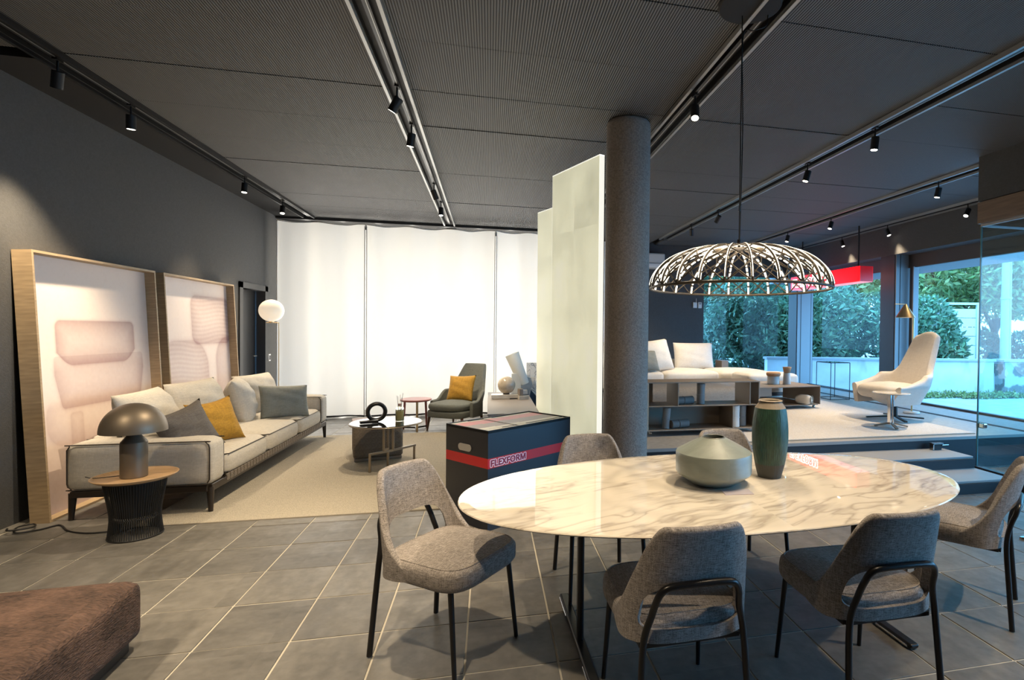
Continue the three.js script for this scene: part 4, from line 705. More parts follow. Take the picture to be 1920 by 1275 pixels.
// ---- lattice pendant lamp above the table
{
  const P = [1.365, 1.695, -2.80], t = thing('lattice_pendant_lamp', 'wide domed pendant lamp with glowing ribs and a dark diagonal lattice above the table', 'lamp', P);
  const R = 0.495, Hd = 0.232, N = 24, prof = (k) => { const a = k * Math.PI / 2; return [R * Math.pow(Math.cos(a), 0.72) * (1 - 0.86 * smooth(0.985, 1, k) * 0) + 0.0, Hd * Math.sin(a)]; };
  const pt = (k, ang, o = 0) => { const [r, y] = prof(k), rr2 = Math.max(0.055, r) + o; return V(rr2 * Math.cos(ang), y + o * 0.6, rr2 * Math.sin(ang)); };
  part('rim_ring', at(new THREE.TorusGeometry(R, 0.0075, 8, 96), 0, 0, 0, 0, Math.PI / 2), M.pendantMetal, t);
  part('hub', [cyl(0.06, 0.06, 0.012, 0, Hd, 0, 32), cyl(0.012, 0.012, 0.05, 0, Hd + 0.02, 0, 12)], M.blackMetal, t);
  const KM = 0.945;
  for (let i = 0; i < N; i++) {
    const a = (i / N) * Math.PI * 2 + 0.06, pts = []; for (let j = 0; j <= 14; j++) pts.push(pt((j / 14) * KM, a));
    const rib = part('rib', tube(pts, 0.0078, 28, 8), M.pendantMetal, t), segs = [];
    const cuts = [0.03, 0.15, 0.19, 0.30, 0.34, 0.43, 0.47, 0.54, 0.58, 0.64, 0.68, 0.73, 0.78, 0.90];
    for (let q = 0; q < cuts.length; q += 2) { const l = []; for (let j = 0; j <= 4; j++) l.push(pt(mix(cuts[q], cuts[q + 1], j / 4) * KM, a, -0.0085)); segs.push(tube(l, 0.0054, 8, 6)); }
    const o = []; for (let j = 0; j <= 12; j++) o.push(pt(mix(0.05, 0.97, j / 12) * KM, a, 0.0072)); segs.push(tube(o, 0.0019, 26, 6));
    part('led_strip', segs, M.led, rib);
  }
  for (const sg of [1, -1]) for (let i = 0; i < N; i++) { const a0 = (i / N) * Math.PI * 2 + 0.06, pts = []; for (let j = 0; j <= 14; j++) { const k = (j / 14) * 0.9; pts.push(pt(k, a0 + sg * k * 3.4 * (Math.PI * 2 / N), 0.0)); } part('lattice_bar', tube(pts, 0.0042, 26, 5), M.pendantMetal, t); }
  part('suspension_cable', tube([[0, Hd + 0.04, 0], [0, 1.55, 0]], 0.0032, 2, 6), M.black, t);
  part('cable_gripper', cyl(0.007, 0.007, 0.03, 0, Hd + 0.22, 0, 10), M.chrome, t);
  part('power_cord', tube([[0.004, Hd + 0.04, 0], [0.01, 0.9, 0.004], [0.006, 1.40, 0], [0.05, 1.43, 0.04], [0.12, 1.46, 0.05], [0.135, 1.53, 0.04]], 0.003, 60, 6), M.black, t);
  const l = new THREE.PointLight(LAMP_WARM, 1.6); l.position.set(0, 0.11, 0); l.shadow.radius = 4; l.castShadow = true; l.name = 'pendant_light'; t.add(l);
}
{ const d = thing('ceiling_canopy', 'round dark ceiling canopy where the pendant cord starts', 'canopy', [1.37, HC - 0.028, -2.72]); part('disc', lathe([[0, 0], [0.16, 0], [0.17, 0.006], [0.17, 0.025], [0, 0.025]], 48), M.blackSoft, d); }

// ================================================================== PLATFORM LOUNGE
{ const r = thing('platform_rug', 'pale off-white rug on the raised platform under the low shelves and swivel chair', 'rug', [3.85, HP, -6.85]); part('pile', rbox(2.95, 0.014, 3.75, 0.005, 0, 0.0075, 0), M.rugPale, r); part('bound_edge', box(2.96, 0.008, 0.014, 0, 0.0045, 1.882), M.rugEdge, r); }
// open metal shelf unit on castors
{
  const Y = HP + 0.0155, s = thing('open_shelf_unit', 'low open bronze metal bookshelf on castors beside the column', 'shelf', [2.27, Y, -5.42], 0.01), W = 1.30, Dp = 0.36, h0 = 0.045, h1 = 0.555, hm = 0.30;
  part('top_shelf', rbox(W, 0.012, Dp, 0.002, 0, h1, -Dp / 2), M.shelf, s); part('middle_shelf', rbox(W - 0.03, 0.01, Dp, 0.002, 0, hm, -Dp / 2), M.shelf, s); part('bottom_shelf', rbox(W, 0.012, Dp, 0.002, 0, h0, -Dp / 2), M.shelf, s);
  part('side_panel', rbox(0.016, h1 - h0, Dp, 0.002, -W / 2 + 0.008, (h0 + h1) / 2, -Dp / 2), M.shelfPale, s); part('side_panel', rbox(0.014, h1 - h0, Dp, 0.002, W / 2 - 0.007, (h0 + h1) / 2, -Dp / 2), M.shelf, s);
  part('divider', rbox(0.012, h1 - hm, Dp, 0.002, -W * 0.235, (h1 + hm) / 2, -Dp / 2), M.shelf, s); part('divider', rbox(0.012, h1 - hm, Dp, 0.002, W * 0.41, (h1 + hm) / 2, -Dp / 2), M.shelf, s); part('divider', rbox(0.010, hm - h0, Dp, 0.002, W * 0.255, (hm + h0) / 2, -Dp / 2), M.shelf, s);
  part('back_panel', rbox(W - 0.03, hm - h0, 0.008, 0.002, 0, (hm + h0) / 2, -Dp + 0.01), M.shelf, s); part('back_panel', rbox(W * 0.12, h1 - hm, 0.008, 0.002, -W * 0.43, (h1 + hm) / 2, -Dp + 0.01), M.shelf, s);
  for (const [x, z] of [[-W / 2 + 0.05, -0.04], [W / 2 - 0.05, -0.04], [-W / 2 + 0.05, -Dp + 0.04], [W / 2 - 0.05, -Dp + 0.04]]) { const k = part('castor', at(cyl(0.019, 0.019, 0.02, 0, 0, 0, 20), x, 0.019, z, 0, 0, Math.PI / 2), M.steel, s); part('fork', box(0.03, 0.012, 0.03, x, 0.036, z), M.black, k); }
}
const shelfY = (k) => HP + 0.0155 + (k ? 0.305 : 0.051);
function jug(name, x, y, z, r, h, mat, label, tilt = 0, lying = false) {
  const v = thing(name, label, 'vase', [x, y, z]), b = part('body', lathe([[0, 0], [r, 0], [r * 1.02, 0.006], [r * 0.97, h * 0.5], [r * 1.03, h], [r * 0.9, h], [r * 0.86, 0.01], [0, 0.01]], 32), mat, v);
  part('band', at(new THREE.TorusGeometry(r * 1.0, 0.004, 6, 32), 0, h * 0.45, 0, 0, Math.PI / 2), mat, b);
  if (lying) { b.rotation.set(0, 0.25, -Math.PI / 2, 'YXZ'); b.position.set(-h / 2, r * 1.035, 0); } else b.rotation.z = tilt;
  return v;
}
jug('cylinder_vase', 2.27, shelfY(1), -5.55, 0.045, 0.225, M.greyVase, 'tall grey cylinder vase standing on the upper level of the low shelf', -0.02);
jug('lying_cylinder', 2.08, shelfY(1), -5.52, 0.042, 0.22, M.greyCeramic, 'dark cylinder lying on the upper level of the low shelf', 0, true);
jug('cylinder_vase', 1.86, shelfY(0), -5.52, 0.042, 0.225, M.greyVase, 'grey cylinder vase leaning on the lower left of the shelf', -0.06);
jug('lying_cylinder', 2.02, shelfY(0), -5.50, 0.043, 0.22, M.greyCeramic, 'grey cylinder lying on the lower level of the shelf', 0, true);
jug('cylinder_vase', 2.655, shelfY(0), -5.50, 0.055, 0.235, M.whiteCeramic, 'white banded cylinder vase on the lower right of the shelf');
jug('cylinder_vase', 2.775, shelfY(0), -5.56, 0.045, 0.225, M.greyVase, 'grey cylinder vase right of the white one on the lower shelf');
// low coffee table of folded metal behind the tall vase
{
  const Y = HP + 0.0155, s = thing('folded_metal_table', 'low folded bronze metal table on castors carrying cork-topped jars', 'table', [4.02, Y, -7.35], 0.12);
  part('top', rbox(1.36, 0.012, 0.86, 0.002, 0, 0.318, 0), M.shelf, s); part('end_panel', rbox(0.012, 0.27, 0.86, 0.002, 0.674, 0.19, 0), M.shelf, s); part('end_panel', rbox(0.012, 0.27, 0.86, 0.002, -0.45, 0.19, 0), M.shelf, s); part('bottom_shelf', rbox(1.30, 0.012, 0.84, 0.002, 0, 0.05, 0), M.shelf, s);
  part('drawer_box', rbox(0.42, 0.12, 0.5, 0.003, -0.36, 0.25, 0.15), M.shelf, s);
  for (const [x, z] of [[0.6, 0.38], [-0.6, 0.38], [0.6, -0.38], [-0.6, -0.38]]) part('castor', at(cyl(0.02, 0.02, 0.02, 0, 0, 0, 18), x, 0.02, z, 0, 0, Math.PI / 2), M.steel, s);
}
{ const j = thing('cork_jar', 'short white jar with a wide cork lid on the metal table', 'jar', [4.18, HP + 0.34, -7.36]); part('body', lathe([[0, 0], [0.085, 0], [0.09, 0.006], [0.088, 0.12], [0, 0.12]], 40), M.whiteCeramic, j); part('cork_lid', lathe([[0, 0.12], [0.095, 0.122], [0.108, 0.15], [0.10, 0.175], [0, 0.18]], 36), M.cork, j); }
{ const j = thing('cork_bottle', 'tall white bottle with a flared cork stopper on the metal table', 'bottle', [4.37, HP + 0.34, -7.30]); part('body', lathe([[0, 0], [0.055, 0], [0.058, 0.006], [0.05, 0.17], [0, 0.17]], 36), M.whiteCeramic, j); part('cork_stopper', lathe([[0, 0.17], [0.046, 0.17], [0.066, 0.26], [0, 0.262]], 32), M.cork, j); }
{ const j = thing('rolled_throw', 'small rolled white throw on the bottom shelf of the metal table', 'throw', [4.50, HP + 0.072, -7.05], 0.6); const pts = []; for (let i = 0; i <= 40; i++) { const a = i * 0.42, r = 0.02 + 0.0013 * i; pts.push(V(r * Math.cos(a), 0.075 + r * Math.sin(a), 0)); } const sh = []; for (const z of [-0.11, 0.11]) sh.push(pts.map((p) => V(p.x, p.y, z))); part('roll', at(softBox(0.15, 0.13, 0.24, 0.06, 0.005, 8), 0, 0.068, 0), M.fabricWhite, j); part('edge', tube(pts.map((p) => V(p.x * 0.9, p.y * 0.9 + 0.004, 0.121)), 0.004, 80, 5), M.fabricSage, j); }
// white corner sofa along the back wall
{
  const Y = HP, s = thing('white_corner_sofa', 'low white sectional sofa along the back wall of the platform', 'sofa', [3.38, Y, -9.15]);
  part('plinth', [rbox(2.9, 0.06, 1.0, 0.01, 0.0, 0.1, 0)], M.bronzeFrame, s);
  const seat = softBox(1.0, 0.32, 1.06, 0.07, 0.03, 14); for (const x of [-1.0, 0.0, 1.0]) { const c = part('seat_module', seat.clone(), M.fabricWhite, s); c.position.set(x, 0.27, 0.02); }
  const b = part('backrest', softBox(2.1, 0.52, 0.20, 0.05, 0.01, 12), M.fabricCream, s); b.position.set(-0.42, 0.33, -0.58);
  const bg = pillow(0.80, 0.52, 0.26, 0.03, 20, 0.008); for (const [x, y, sc] of [[-1.0, 0.66, 1], [0.36, 0.66, 0.98]]) { const c = part('back_cushion', bg.clone(), M.fabricWhite, s); c.position.set(x, y, -0.36); c.rotation.x = -0.22; c.scale.setScalar(sc); }
  part('side_shelf', rbox(0.14, 0.30, 0.30, 0.004, 1.02, 0.42, -0.55), M.shelf, s);
  for (const [x, z] of [[-1.38, 0.4], [1.38, 0.4], [-1.38, -0.4], [1.38, -0.4]]) part('foot', cyl(0.02, 0.02, 0.08, x, 0.04, z, 14), M.black, s);
}
{ const o = thing('white_ottoman', 'large white upholstered ottoman in front of the corner sofa', 'ottoman', [4.50, HP + 0.0155, -8.22]); part('plinth', rbox(0.7, 0.06, 0.6, 0.01, 0, 0.1, 0), M.bronzeFrame, o); for (const [x, z] of [[-0.3, 0.26], [0.3, 0.26], [-0.3, -0.26], [0.3, -0.26]]) part('foot', cyl(0.02, 0.02, 0.075, x, 0.0375, z, 12), M.black, o); const c = part('cushion', softBox(0.92, 0.3, 0.66, 0.07, 0.02, 14), M.fabricWhite, o); c.position.y = 0.275; }
{ const o = thing('grey_bench_seat', 'low grey seat cushion seen through the open shelf', 'bench', [2.35, HP + 0.0155, -6.7]); part('plinth', rbox(1.5, 0.16, 0.75, 0.01, 0, 0.08, 0), M.bronzeFrame, o); const c = part('cushion', softBox(1.66, 0.24, 0.92, 0.08, 0.03, 14), std(1, 1, 1, 0.92, { map: meltC('benchf', [0.33, 0.30, 0.27], 0.2, 80, 60, 0.3) }), o); c.position.y = 0.27; }
{ const p = scatter([2.82, HP + 0.70, -8.92], 0.30, 0.35, 0.10, 0.62, 0.56, 0.22, M.fabricWhite, 'big off-white cushion showing just right of the column', 0.04); }
{ const p = scatter([2.58, HP + 0.62, -8.70], 0.25, 0.45, 0.0, 0.44, 0.38, 0.18, M.fabricSage, 'pale grey-green cushion in front of the big one beside the column', 0.05); }
// swivel armchair
{
  const Y = HP + 0.0155, c = thing('swivel_armchair', 'cream high-backed swivel armchair on a dark star base by the window', 'armchair', [5.12, Y, -5.95], -1.42); c.scale.setScalar(1.06);
  // local +z is forward
  const plan = (s) => { const a = s * 1.72, k = Math.cos(a); return [0.335 * Math.sign(Math.sin(a)) * Math.pow(Math.abs(Math.sin(a)), 0.85), -0.02 - 0.26 * (k > 0 ? Math.pow(k, 0.85) : 11 * k * 0.8)]; };
  const yTop = (s) => { const k = Math.abs(s); return 0.555 + 0.515 * Math.pow(Math.max(0, 1 - Math.pow(k / 0.42, 2.6)), 0.6) * smooth(0.46, 0.30, k) + 0.12 * Math.exp(-Math.pow((k - 0.36) / 0.11, 2)) - 0.13 * smooth(0.86, 1, k); };
  const lean = (s, y) => { const k = Math.max(0, y - 0.42), u = Math.max(0, 0.42 - y); return [0, -0.46 * k + 0.25 * u, (1 - 0.30 * k) * (1 - 1.3 * u)]; };
  const sh = shellSeat({ plan, yTop, yBot: () => 0.20, holeTop: () => 0.32, holeBot: () => 0.3205, t: 0.078, lean, n: 96 });
  part('shell', [sh.upper, sh.lower], M.whiteLeather, c);
  const O = Object.assign((t) => { const [x, z] = roundRect(0.60, 0.66, 3.2)(t); return [x, z + 0.09]; }, { centre: [0, 0.09], size: 0.3 });
  part('seat_cushion', padded(O, 0.27, 0.425, 0.07, 0.03), M.whiteLeather, c);
  part('underseat', lathe([[0, 0.17], [0.12, 0.175], [0.25, 0.23], [0.29, 0.30], [0, 0.30]], 40), M.whiteLeather, c);
  part('column', barTaper([0, 0.03, 0], [0, 0.19, 0], 0.032, 0.026, 18), M.blackMetal, c);
  for (let i = 0; i < 4; i++) { const a = 0.5 + i * Math.PI / 2; part('star_leg', flat([0, 0.038, 0], [0.33 * Math.cos(a), 0.016, 0.33 * Math.sin(a)], 0.035, 0.016), M.blackMetal, c); }
}
{
  const Y = HP + 0.0155, t = thing('pedestal_side_table', 'small round glass-topped side table on a chrome pedestal in front of the swivel chair', 'table', [4.62, Y, -5.43]);
  part('top', lathe([[0, 0.395], [0.20, 0.395], [0.206, 0.399], [0.206, 0.405], [0.20, 0.409], [0, 0.409]], 56), phys(0.5, 0.48, 0.45, 0.06, { clearcoat: 1 }), t);
  part('under_plate', [box(0.2, 0.01, 0.03, 0, 0.388, 0), box(0.03, 0.01, 0.2, 0, 0.388, 0)], M.black, t);
  part('pedestal', [rbox(0.02, 0.36, 0.05, 0.004, -0.02, 0.205, 0), rbox(0.012, 0.36, 0.05, 0.003, 0.012, 0.205, 0)], M.chrome, t);
  for (let i = 0; i < 4; i++) { const a = 0.35 + i * Math.PI / 2; part('star_leg', flat([0, 0.055, 0], [0.185 * Math.cos(a), 0.012, 0.185 * Math.sin(a)], 0.03, 0.018), M.bronzeLeg, t); }
}
// cone floor lamp
{
  const l = thing('cone_floor_lamp', 'brass floor lamp with a cone shade and balancing bar by the window post', 'lamp', [5.80, HP, -6.42]);
  part('base', lathe([[0, 0], [0.105, 0], [0.108, 0.01], [0.10, 0.03], [0, 0.032]], 40), M.marbleGrey, l);
  part('stem', bar([0, 0.03, 0], [0, 1.34, 0], 0.012, 16), M.brass, l);
  const sh = part('shade', lathe([[0.012, 1.535], [0.128, 1.345], [0.123, 1.345], [0.010, 1.528]], 48), M.brass, l); sh.position.set(-0.132, 0, 0.0);
  part('balance_bar', bar([-0.30, 1.53, 0], [-0.125, 1.53, 0], 0.006, 10), M.brass, l);
  const b = part('diffuser', at(new THREE.CircleGeometry(0.118, 32), -0.132, 1.35, 0, 0, Math.PI / 2), std(0.9, 0.85, 0.75, 0.6, { emissive: rgb(1.2, 0.95, 0.6) }), l);
  const p = new THREE.SpotLight(LAMP_WARM, 1.0, 0, 55 * D, 0.6, 2); p.position.set(-0.132, 1.34, 0); p.target.position.set(-0.132, 0, 0); p.castShadow = true; p.name = 'cone_light'; l.add(p, p.target);
}
// thin wire glass table by the window
{
  const t = thing('wire_glass_table', 'thin black wire-framed glass console by the corner window post', 'table', [5.72, HP, -8.10]);
  const a = 0.18, b = 0.2, h = 0.62, e = [[-a, b], [a, b], [a, -b], [-a, -b]]; e.forEach(([x, z]) => part('upright', bar([x, 0, z], [x, h, z], 0.006, 6), M.black, t)); e.forEach(([x, z], i) => { const [u, v] = e[(i + 1) % 4]; part('rail', bar([x, h, z], [u, h, v], 0.006, 6), M.black, t); part('rail', bar([x, 0.01, z], [u, 0.01, v], 0.006, 6), M.black, t); });
  part('glass_top', box(2 * a, 0.006, 2 * b, 0, h + 0.004, 0), M.glassTint, t);
}
// air conditioner and two wall controls on the dark back wall
{ const a = thing('air_conditioner', 'white wall-mounted air conditioner high on the dark back wall', 'air conditioner', [3.02, 2.74, ZB]); part('case', rbox(0.92, 0.31, 0.22, 0.03, 0, 0.155, 0.11), M.acWhite, a); part('louvre', rbox(0.84, 0.06, 0.02, 0.005, 0, 0.06, 0.222), M.white, a); part('vent_slot', box(0.86, 0.008, 0.01, 0, 0.105, 0.218), M.greyVase, a); }
{ const a = thing('wall_control', 'white wall control with a short aerial beside the window', 'control', [4.22, 2.02, ZB]); part('case', rbox(0.09, 0.12, 0.03, 0.01, 0, 0, 0.015), M.acWhite, a); part('aerial', bar([0.025, 0.06, 0.02], [0.025, 0.14, 0.02], 0.006, 8), M.acWhite, a); }
{ const a = thing('wall_control', 'rounded white wall control nearest the window', 'control', [4.33, 2.02, ZB]); part('case', rbox(0.085, 0.13, 0.03, 0.03, 0, 0, 0.015), M.acWhite, a); part('display', rbox(0.04, 0.03, 0.006, 0.002, 0, 0.03, 0.031), M.greyVase, a); }
// hanging red light-box sign
{
  const X = 6.0, Z0 = -7.66, Z1 = -9.72, L = Z0 - Z1, Hh = 0.25, c = document.createElement('canvas'); c.width = 1024; c.height = 124; const g = c.getContext('2d');
  g.fillStyle = '#e6060c'; g.fillRect(0, 0, 1024, 124); g.font = 'bold 92px sans-serif'; g.textBaseline = 'middle'; g.lineJoin = 'round'; g.strokeStyle = '#ffffff'; g.lineWidth = 17; g.strokeText('FLEXFORM', 26, 66); g.fillStyle = '#d00810'; g.strokeStyle = '#d00810'; g.lineWidth = 3; g.fillText('FLEXFORM', 26, 66);
  const tx = new THREE.CanvasTexture(c); tx.colorSpace = THREE.SRGBColorSpace;
  const s = thing('hanging_sign', 'red illuminated box sign with white lettering hanging near the windows', 'sign', [X, 2.31, (Z0 + Z1) / 2]);
  const face = std(1, 1, 1, 0.3, { map: tx, emissive: rgb(2.4, 2.4, 2.4), emissiveMap: tx });
  part('case', box(0.24, Hh, L, 0.0, Hh / 2, 0), std(0.50, 0.012, 0.016, 0.15, { emissive: rgb(0.20, 0.004, 0.006) }), s);
  part('sign_face', at(new THREE.PlaneGeometry(L, Hh), -0.1215, Hh / 2, 0, -Math.PI / 2), face, s, true);
  part('sign_face', at(new THREE.PlaneGeometry(L, Hh), 0.1215, Hh / 2, 0, Math.PI / 2), face, s, true);
  part('glowing_base', box(0.23, 0.008, L - 0.01, 0, -0.002, 0), std(0.8, 0.4, 0.42, 0.4, { emissive: rgb(0.8, 0.25, 0.28) }), s);
  for (const z of [L / 2 - 0.2, -L / 2 + 0.2]) part('hanger_rod', bar([0, Hh, z], [0, HC - 2.31 + 0.01, z], 0.013, 10), M.black, s);
  const r = new THREE.RectAreaLight(rgb(1, 0.08, 0.08), 0.5, L, Hh); r.position.set(-0.13, Hh / 2, 0); r.rotation.y = Math.PI / 2; r.name = 'sign_glow'; s.add(r);
}

// ================================================================== OUTDOORS
const GY = -0.05;
struct('pavement', [span(XR, 45, GY - 0.3, GY, 14, -60), span(-20, XR, GY - 0.3, GY, ZB - 0.25, -60)], M.outGround);
struct('canopy_slab', span(XR - 0.02, 8.35, 2.66, 3.0, -4.2, ZB - 1.5), M.outSlab);
struct('canopy_slab', span(2.0, XR, 2.85, 3.2, ZB - 0.25, ZB - 1.4), M.outSlab);
{ // low rendered wall with a capping and a rough stone pier at its end
  const a = V(6.57, 0, -11.93), b = V(11.9, 0, -10.70), L = a.distanceTo(b), m = a.clone().add(b).multiplyScalar(0.5), ry = Math.atan2(-(b.z - a.z), b.x - a.x);
  const w = thing('garden_wall', 'low pale rendered wall with a grey capping outside the windows', 'wall', [m.x, GY, m.z], ry);
  part('render', box(L, 0.86, 0.25, 0, 0.43, 0), M.outWall, w); part('capping', rbox(L + 0.06, 0.06, 0.34, 0.01, 0, 0.89, 0), M.outCap, w);
  const p = thing('stone_pier', 'rough dark and white stone pier at the end of the garden wall', 'pier', [12.62, GY, -10.54], ry);
  part('stonework', box(1.0, 0.86, 0.34, 0, 0.43, 0), M.outStone, p); part('capping', rbox(1.1, 0.06, 0.42, 0.01, 0, 0.89, 0), M.outCap, p);
}
{ // slatted screen
  const s = thing('slatted_screen', 'white horizontal slatted screen behind the garden wall', 'fence', [12.2, GY, -12.2], -0.23);
  for (let i = 0; i < 8; i++) part('slat', box(1.7, 0.235, 0.03, -0.15, 0.34 + i * 0.25, 0), M.outFence, s);
  part('post', box(0.07, 2.35, 0.07, 0.73, 1.17, 0.02), M.outFence, s); part('post', box(0.07, 2.35, 0.07, -1.0, 1.17, 0.02), M.outFence, s); part('top_rail', box(1.8, 0.06, 0.06, -0.15, 2.35, 0.01), M.outFence, s);
}
{ const p = thing('metal_pole', 'tall pale metal street pole beyond the garden wall', 'pole', [13.55, GY, -11.75]); part('shaft', [cyl(0.10, 0.13, 6, 0, 3, 0, 20)], M.outPole, p); part('ridge', box(0.03, 6, 0.27, 0, 3, 0), M.outPole, p); part('band', cyl(0.135, 0.135, 0.05, 0, 2.5, 0, 20), M.outPole, p); }
// trees and shrubs: trunk and a crown of small leaves
const leafGeo = (() => { const g = new THREE.BufferGeometry(), p = [0, 0, 0, 0.5, 0.18, 0.06, 1, 0, 0, 0.5, -0.18, 0.06]; g.setAttribute('position', new THREE.Float32BufferAttribute(p, 3)); g.setIndex([0, 3, 1, 1, 3, 2]); g.computeVertexNormals(); return g; })();
function crown(name, parent, mat, blobs, n, size) {
  const m = new THREE.InstancedMesh(leafGeo, mat, n), k = new THREE.Matrix4(), q = new THREE.Quaternion(), col = new THREE.Color();
  for (let i = 0; i < n; i++) {
    const [x, y, z, rx, ry, rz] = blobs[Math.floor(rnd() * blobs.length)]; let a, b, c, L; do { a = rr(-1, 1); b = rr(-1, 1); c = rr(-1, 1); L = a * a + b * b + c * c; } while (L > 1 || L < 0.05);
    const e = Math.pow(L, -0.32); q.setFromEuler(new THREE.Euler(rr(-3.1, 3.1), rr(-3.1, 3.1), rr(-1, 1))); const s = size * rr(0.6, 1.35);
    k.compose(V(x + a * e * rx, Math.max(0.05, y + b * e * ry), z + c * e * rz), q, V(s, s, s)); m.setMatrixAt(i, k); const t = rr(0.55, 1.5); col.setRGB(t * rr(0.85, 1.2), t, t * rr(0.8, 1.15)); m.setColorAt(i, col);
  }
  m.name = name; m.userData.kind = 'stuff'; m.castShadow = m.receiveShadow = true; parent.add(m); return m;
}
function plant(name, label, cat, [x, z], mat, blobs, n, size, trunk) {
  const t = thing(name, label, cat, [x, GY, z]);
  if (trunk) { const [r, h] = trunk; part('trunk', [barTaper([0, 0, 0], [0.1, h, 0.05], r, r * 0.6), barTaper([0.08, h * 0.7, 0.03], [0.9, h * 1.5, 0.2], r * 0.5, r * 0.2), barTaper([0.08, h * 0.75, 0.03], [-0.8, h * 1.6, -0.2], r * 0.5, r * 0.2)], M.bark, t); }
  crown('foliage', t, mat, blobs, n, size);
}
plant('evergreen_hedge', 'dense blue-green evergreen hedge in the window between the two posts', 'hedge', [8.4, -13.2], M.leafHedge, [[0, 1.5, 0, 1.3, 1.3, 0.8], [-0.8, 1.3, 0, 1.0, 1.2, 0.7], [0.9, 1.6, 0, 1.1, 1.3, 0.8], [0, 0.9, 0.3, 1.5, 0.8, 0.6]], 15000, 0.19);
plant('evergreen_hedge', 'evergreen shrub in front of the slatted screen behind the armchair', 'hedge', [11.2, -12.0], M.leafHedge, [[0, 1.5, 0, 0.95, 1.0, 0.6], [-0.7, 1.6, -0.2, 0.8, 1.1, 0.6], [0.3, 1.0, 0.1, 0.8, 0.6, 0.5]], 9500, 0.18);
plant('dark_shrub', 'dark leafy shrub left of the corner window post', 'shrub', [6.6, -13.6], M.leafHedge2, [[0, 1.2, 0, 1.1, 1.2, 0.8], [0.4, 2.0, 0, 1.2, 1.2, 0.8]], 9000, 0.19);
plant('street_tree', 'dark tree with a forked trunk in the left window beside the sofa cushion', 'tree', [6.5, -19], M.leafDark, [[0, 3.4, 0, 1.9, 1.8, 1.5], [-0.9, 2.6, 0.3, 1.3, 1.2, 1.0], [1.0, 2.7, 0.3, 1.2, 1.2, 1.0]], 6000, 0.26, [0.17, 1.9]);
plant('street_tree', 'grey-green tree at the left edge of the far window', 'tree', [5.2, -23], M.leafHedge2, [[0, 3.6, 0, 1.9, 2.0, 1.5], [-0.6, 2.4, 0.4, 1.2, 1.0, 1.0]], 6000, 0.28, [0.16, 2.0]);
plant('street_tree', 'tall dark tree filling the middle of the far window', 'tree', [8.2, -25], M.leafDark, [[0, 4.4, 0, 2.8, 2.6, 2.0], [-1.4, 3.0, 0, 1.8, 1.4, 1.4], [1.5, 3.2, 0, 1.8, 1.5, 1.4]], 8000, 0.30, [0.2, 2.2]);
plant('broadleaf_tree', 'yellow-green tree above the hedge in the middle window', 'tree', [11.2, -17.0], M.leafTree, [[0, 4.2, 0, 2.6, 1.9, 1.6], [-1.8, 3.8, 0, 1.8, 1.6, 1.4], [1.8, 4.4, 0, 1.8, 1.7, 1.4]], 9000, 0.24, [0.2, 2.6]);
plant('broadleaf_tree', 'yellow-green tree above the slatted screen', 'tree', [14.6, -14.5], M.leafTree, [[0, 4.3, 0, 2.4, 1.8, 1.5], [-1.8, 3.9, 0, 1.8, 1.6, 1.4], [1.6, 3.6, 0.3, 1.6, 1.4, 1.2], [-0.4, 2.9, -0.6, 1.8, 0.8, 1.0]], 10000, 0.22, [0.18, 2.4]);
plant('broadleaf_tree', 'light green street tree right of the metal pole', 'tree', [17.0, -13.0], M.leafTree, [[0, 4.0, 0, 2.2, 1.7, 1.5], [1.8, 3.8, 0.3, 1.6, 1.5, 1.3], [-1.4, 3.4, 0, 1.5, 1.3, 1.2]], 9000, 0.22, [0.17, 2.4]);
plant('broadleaf_tree', 'autumn-coloured tree behind the metal pole', 'tree', [19.5, -17.5], M.leafAutumn, [[0, 4.2, 0, 3.0, 2.2, 1.8], [-2.4, 3.4, 0, 2.0, 1.6, 1.4], [2.4, 3.6, 0, 2.0, 1.6, 1.4]], 9000, 0.26, [0.2, 2.2]);
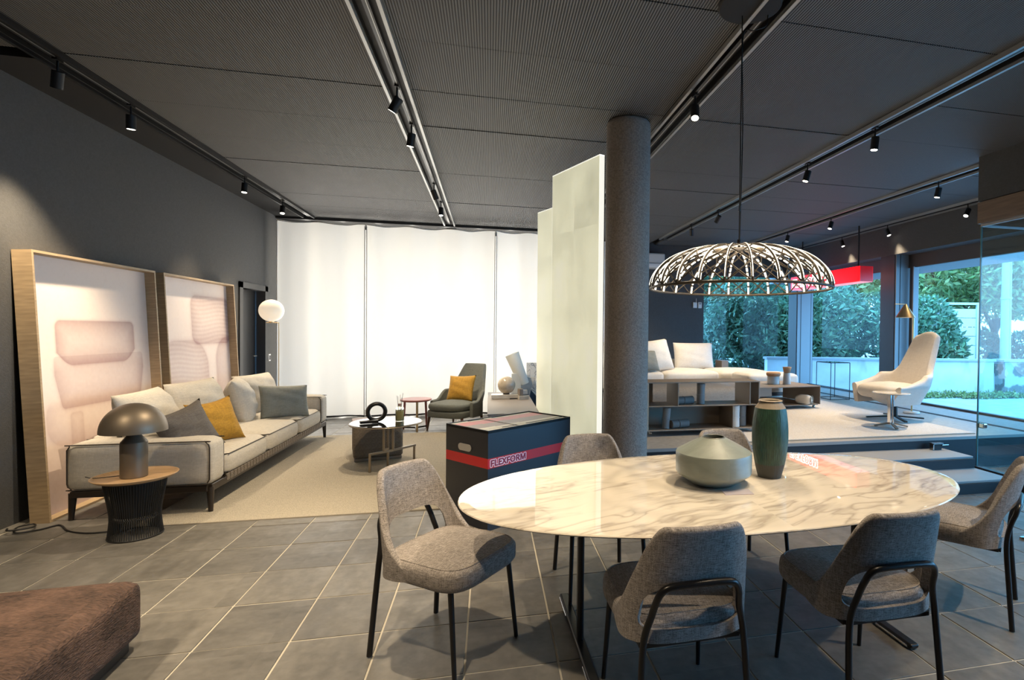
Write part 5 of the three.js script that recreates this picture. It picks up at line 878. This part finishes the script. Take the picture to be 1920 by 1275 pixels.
plant('broadleaf_tree', 'light green tree at the far right beyond the glass vestibule', 'tree', [19.5, -9.0], M.leafTree, [[0, 4.0, 0, 2.4, 1.8, 2.0], [0.5, 3.4, 2.2, 1.8, 1.5, 1.6], [0, 3.6, -2.0, 1.8, 1.5, 1.6]], 9000, 0.24, [0.18, 2.2]);
plant('broadleaf_tree', 'autumn tree far behind the evergreen hedge', 'tree', [13.0, -22.0], M.leafAutumn, [[0, 4.6, 0, 3.2, 2.2, 1.8], [-2.6, 3.6, 0, 2.2, 1.8, 1.4], [2.4, 3.6, 0, 2.2, 1.8, 1.4]], 8000, 0.28, [0.2, 2.2]);
plant('clipped_hedge', 'long clipped hedge across the street behind the metal pole', 'hedge', [21.0, -16.2], M.leafHedge2, [[0, 0.9, 0, 2.6, 0.9, 0.6], [-3.4, 0.9, -1.0, 2.4, 0.9, 0.6], [3.2, 0.9, 1.2, 2.6, 0.9, 0.6]], 9000, 0.24);
plant('clipped_hedge', 'clipped hedge at the far right across the street', 'hedge', [24.5, -9.5], M.leafHedge2, [[0, 1.0, 0, 1.2, 1.0, 2.6], [0, 1.0, 3.4, 1.2, 1.0, 2.4], [0, 1.0, -3.0, 1.2, 1.0, 2.0]], 9000, 0.24);
plant('clipped_hedge', 'clipped hedge across the street seen through the far window', 'hedge', [7.5, -30], M.leafHedge2, [[0, 1.0, 0, 4.2, 1.1, 0.8], [-5.5, 1.0, 0, 3.6, 1.1, 0.8], [5.5, 1.0, 0, 3.6, 1.1, 0.8], [11, 1.0, 2, 3.6, 1.2, 0.8]], 12000, 0.3);
plant('grass_verge', 'strip of grass along the foot of the garden wall', 'grass', [10.6, -10.72], M.leafTree, [[0, 0.02, 0, 1.3, 0.10, 0.14], [1.2, 0.02, 0.28, 1.0, 0.12, 0.14]], 2500, 0.09);
{ const b = thing('red_board', 'small red board on a post, standing in for a red spot at the far right', 'sign', [16.4, GY, -10.1], -0.7); part('board', box(0.55, 0.62, 0.03, 0, 1.05, 0), M.red, b); part('post', cyl(0.04, 0.04, 1.4, 0.25, 0.7, -0.05, 10), M.bark, b); }  // plain board and post stand in for a small red spot

renderer.render(scene, camera);
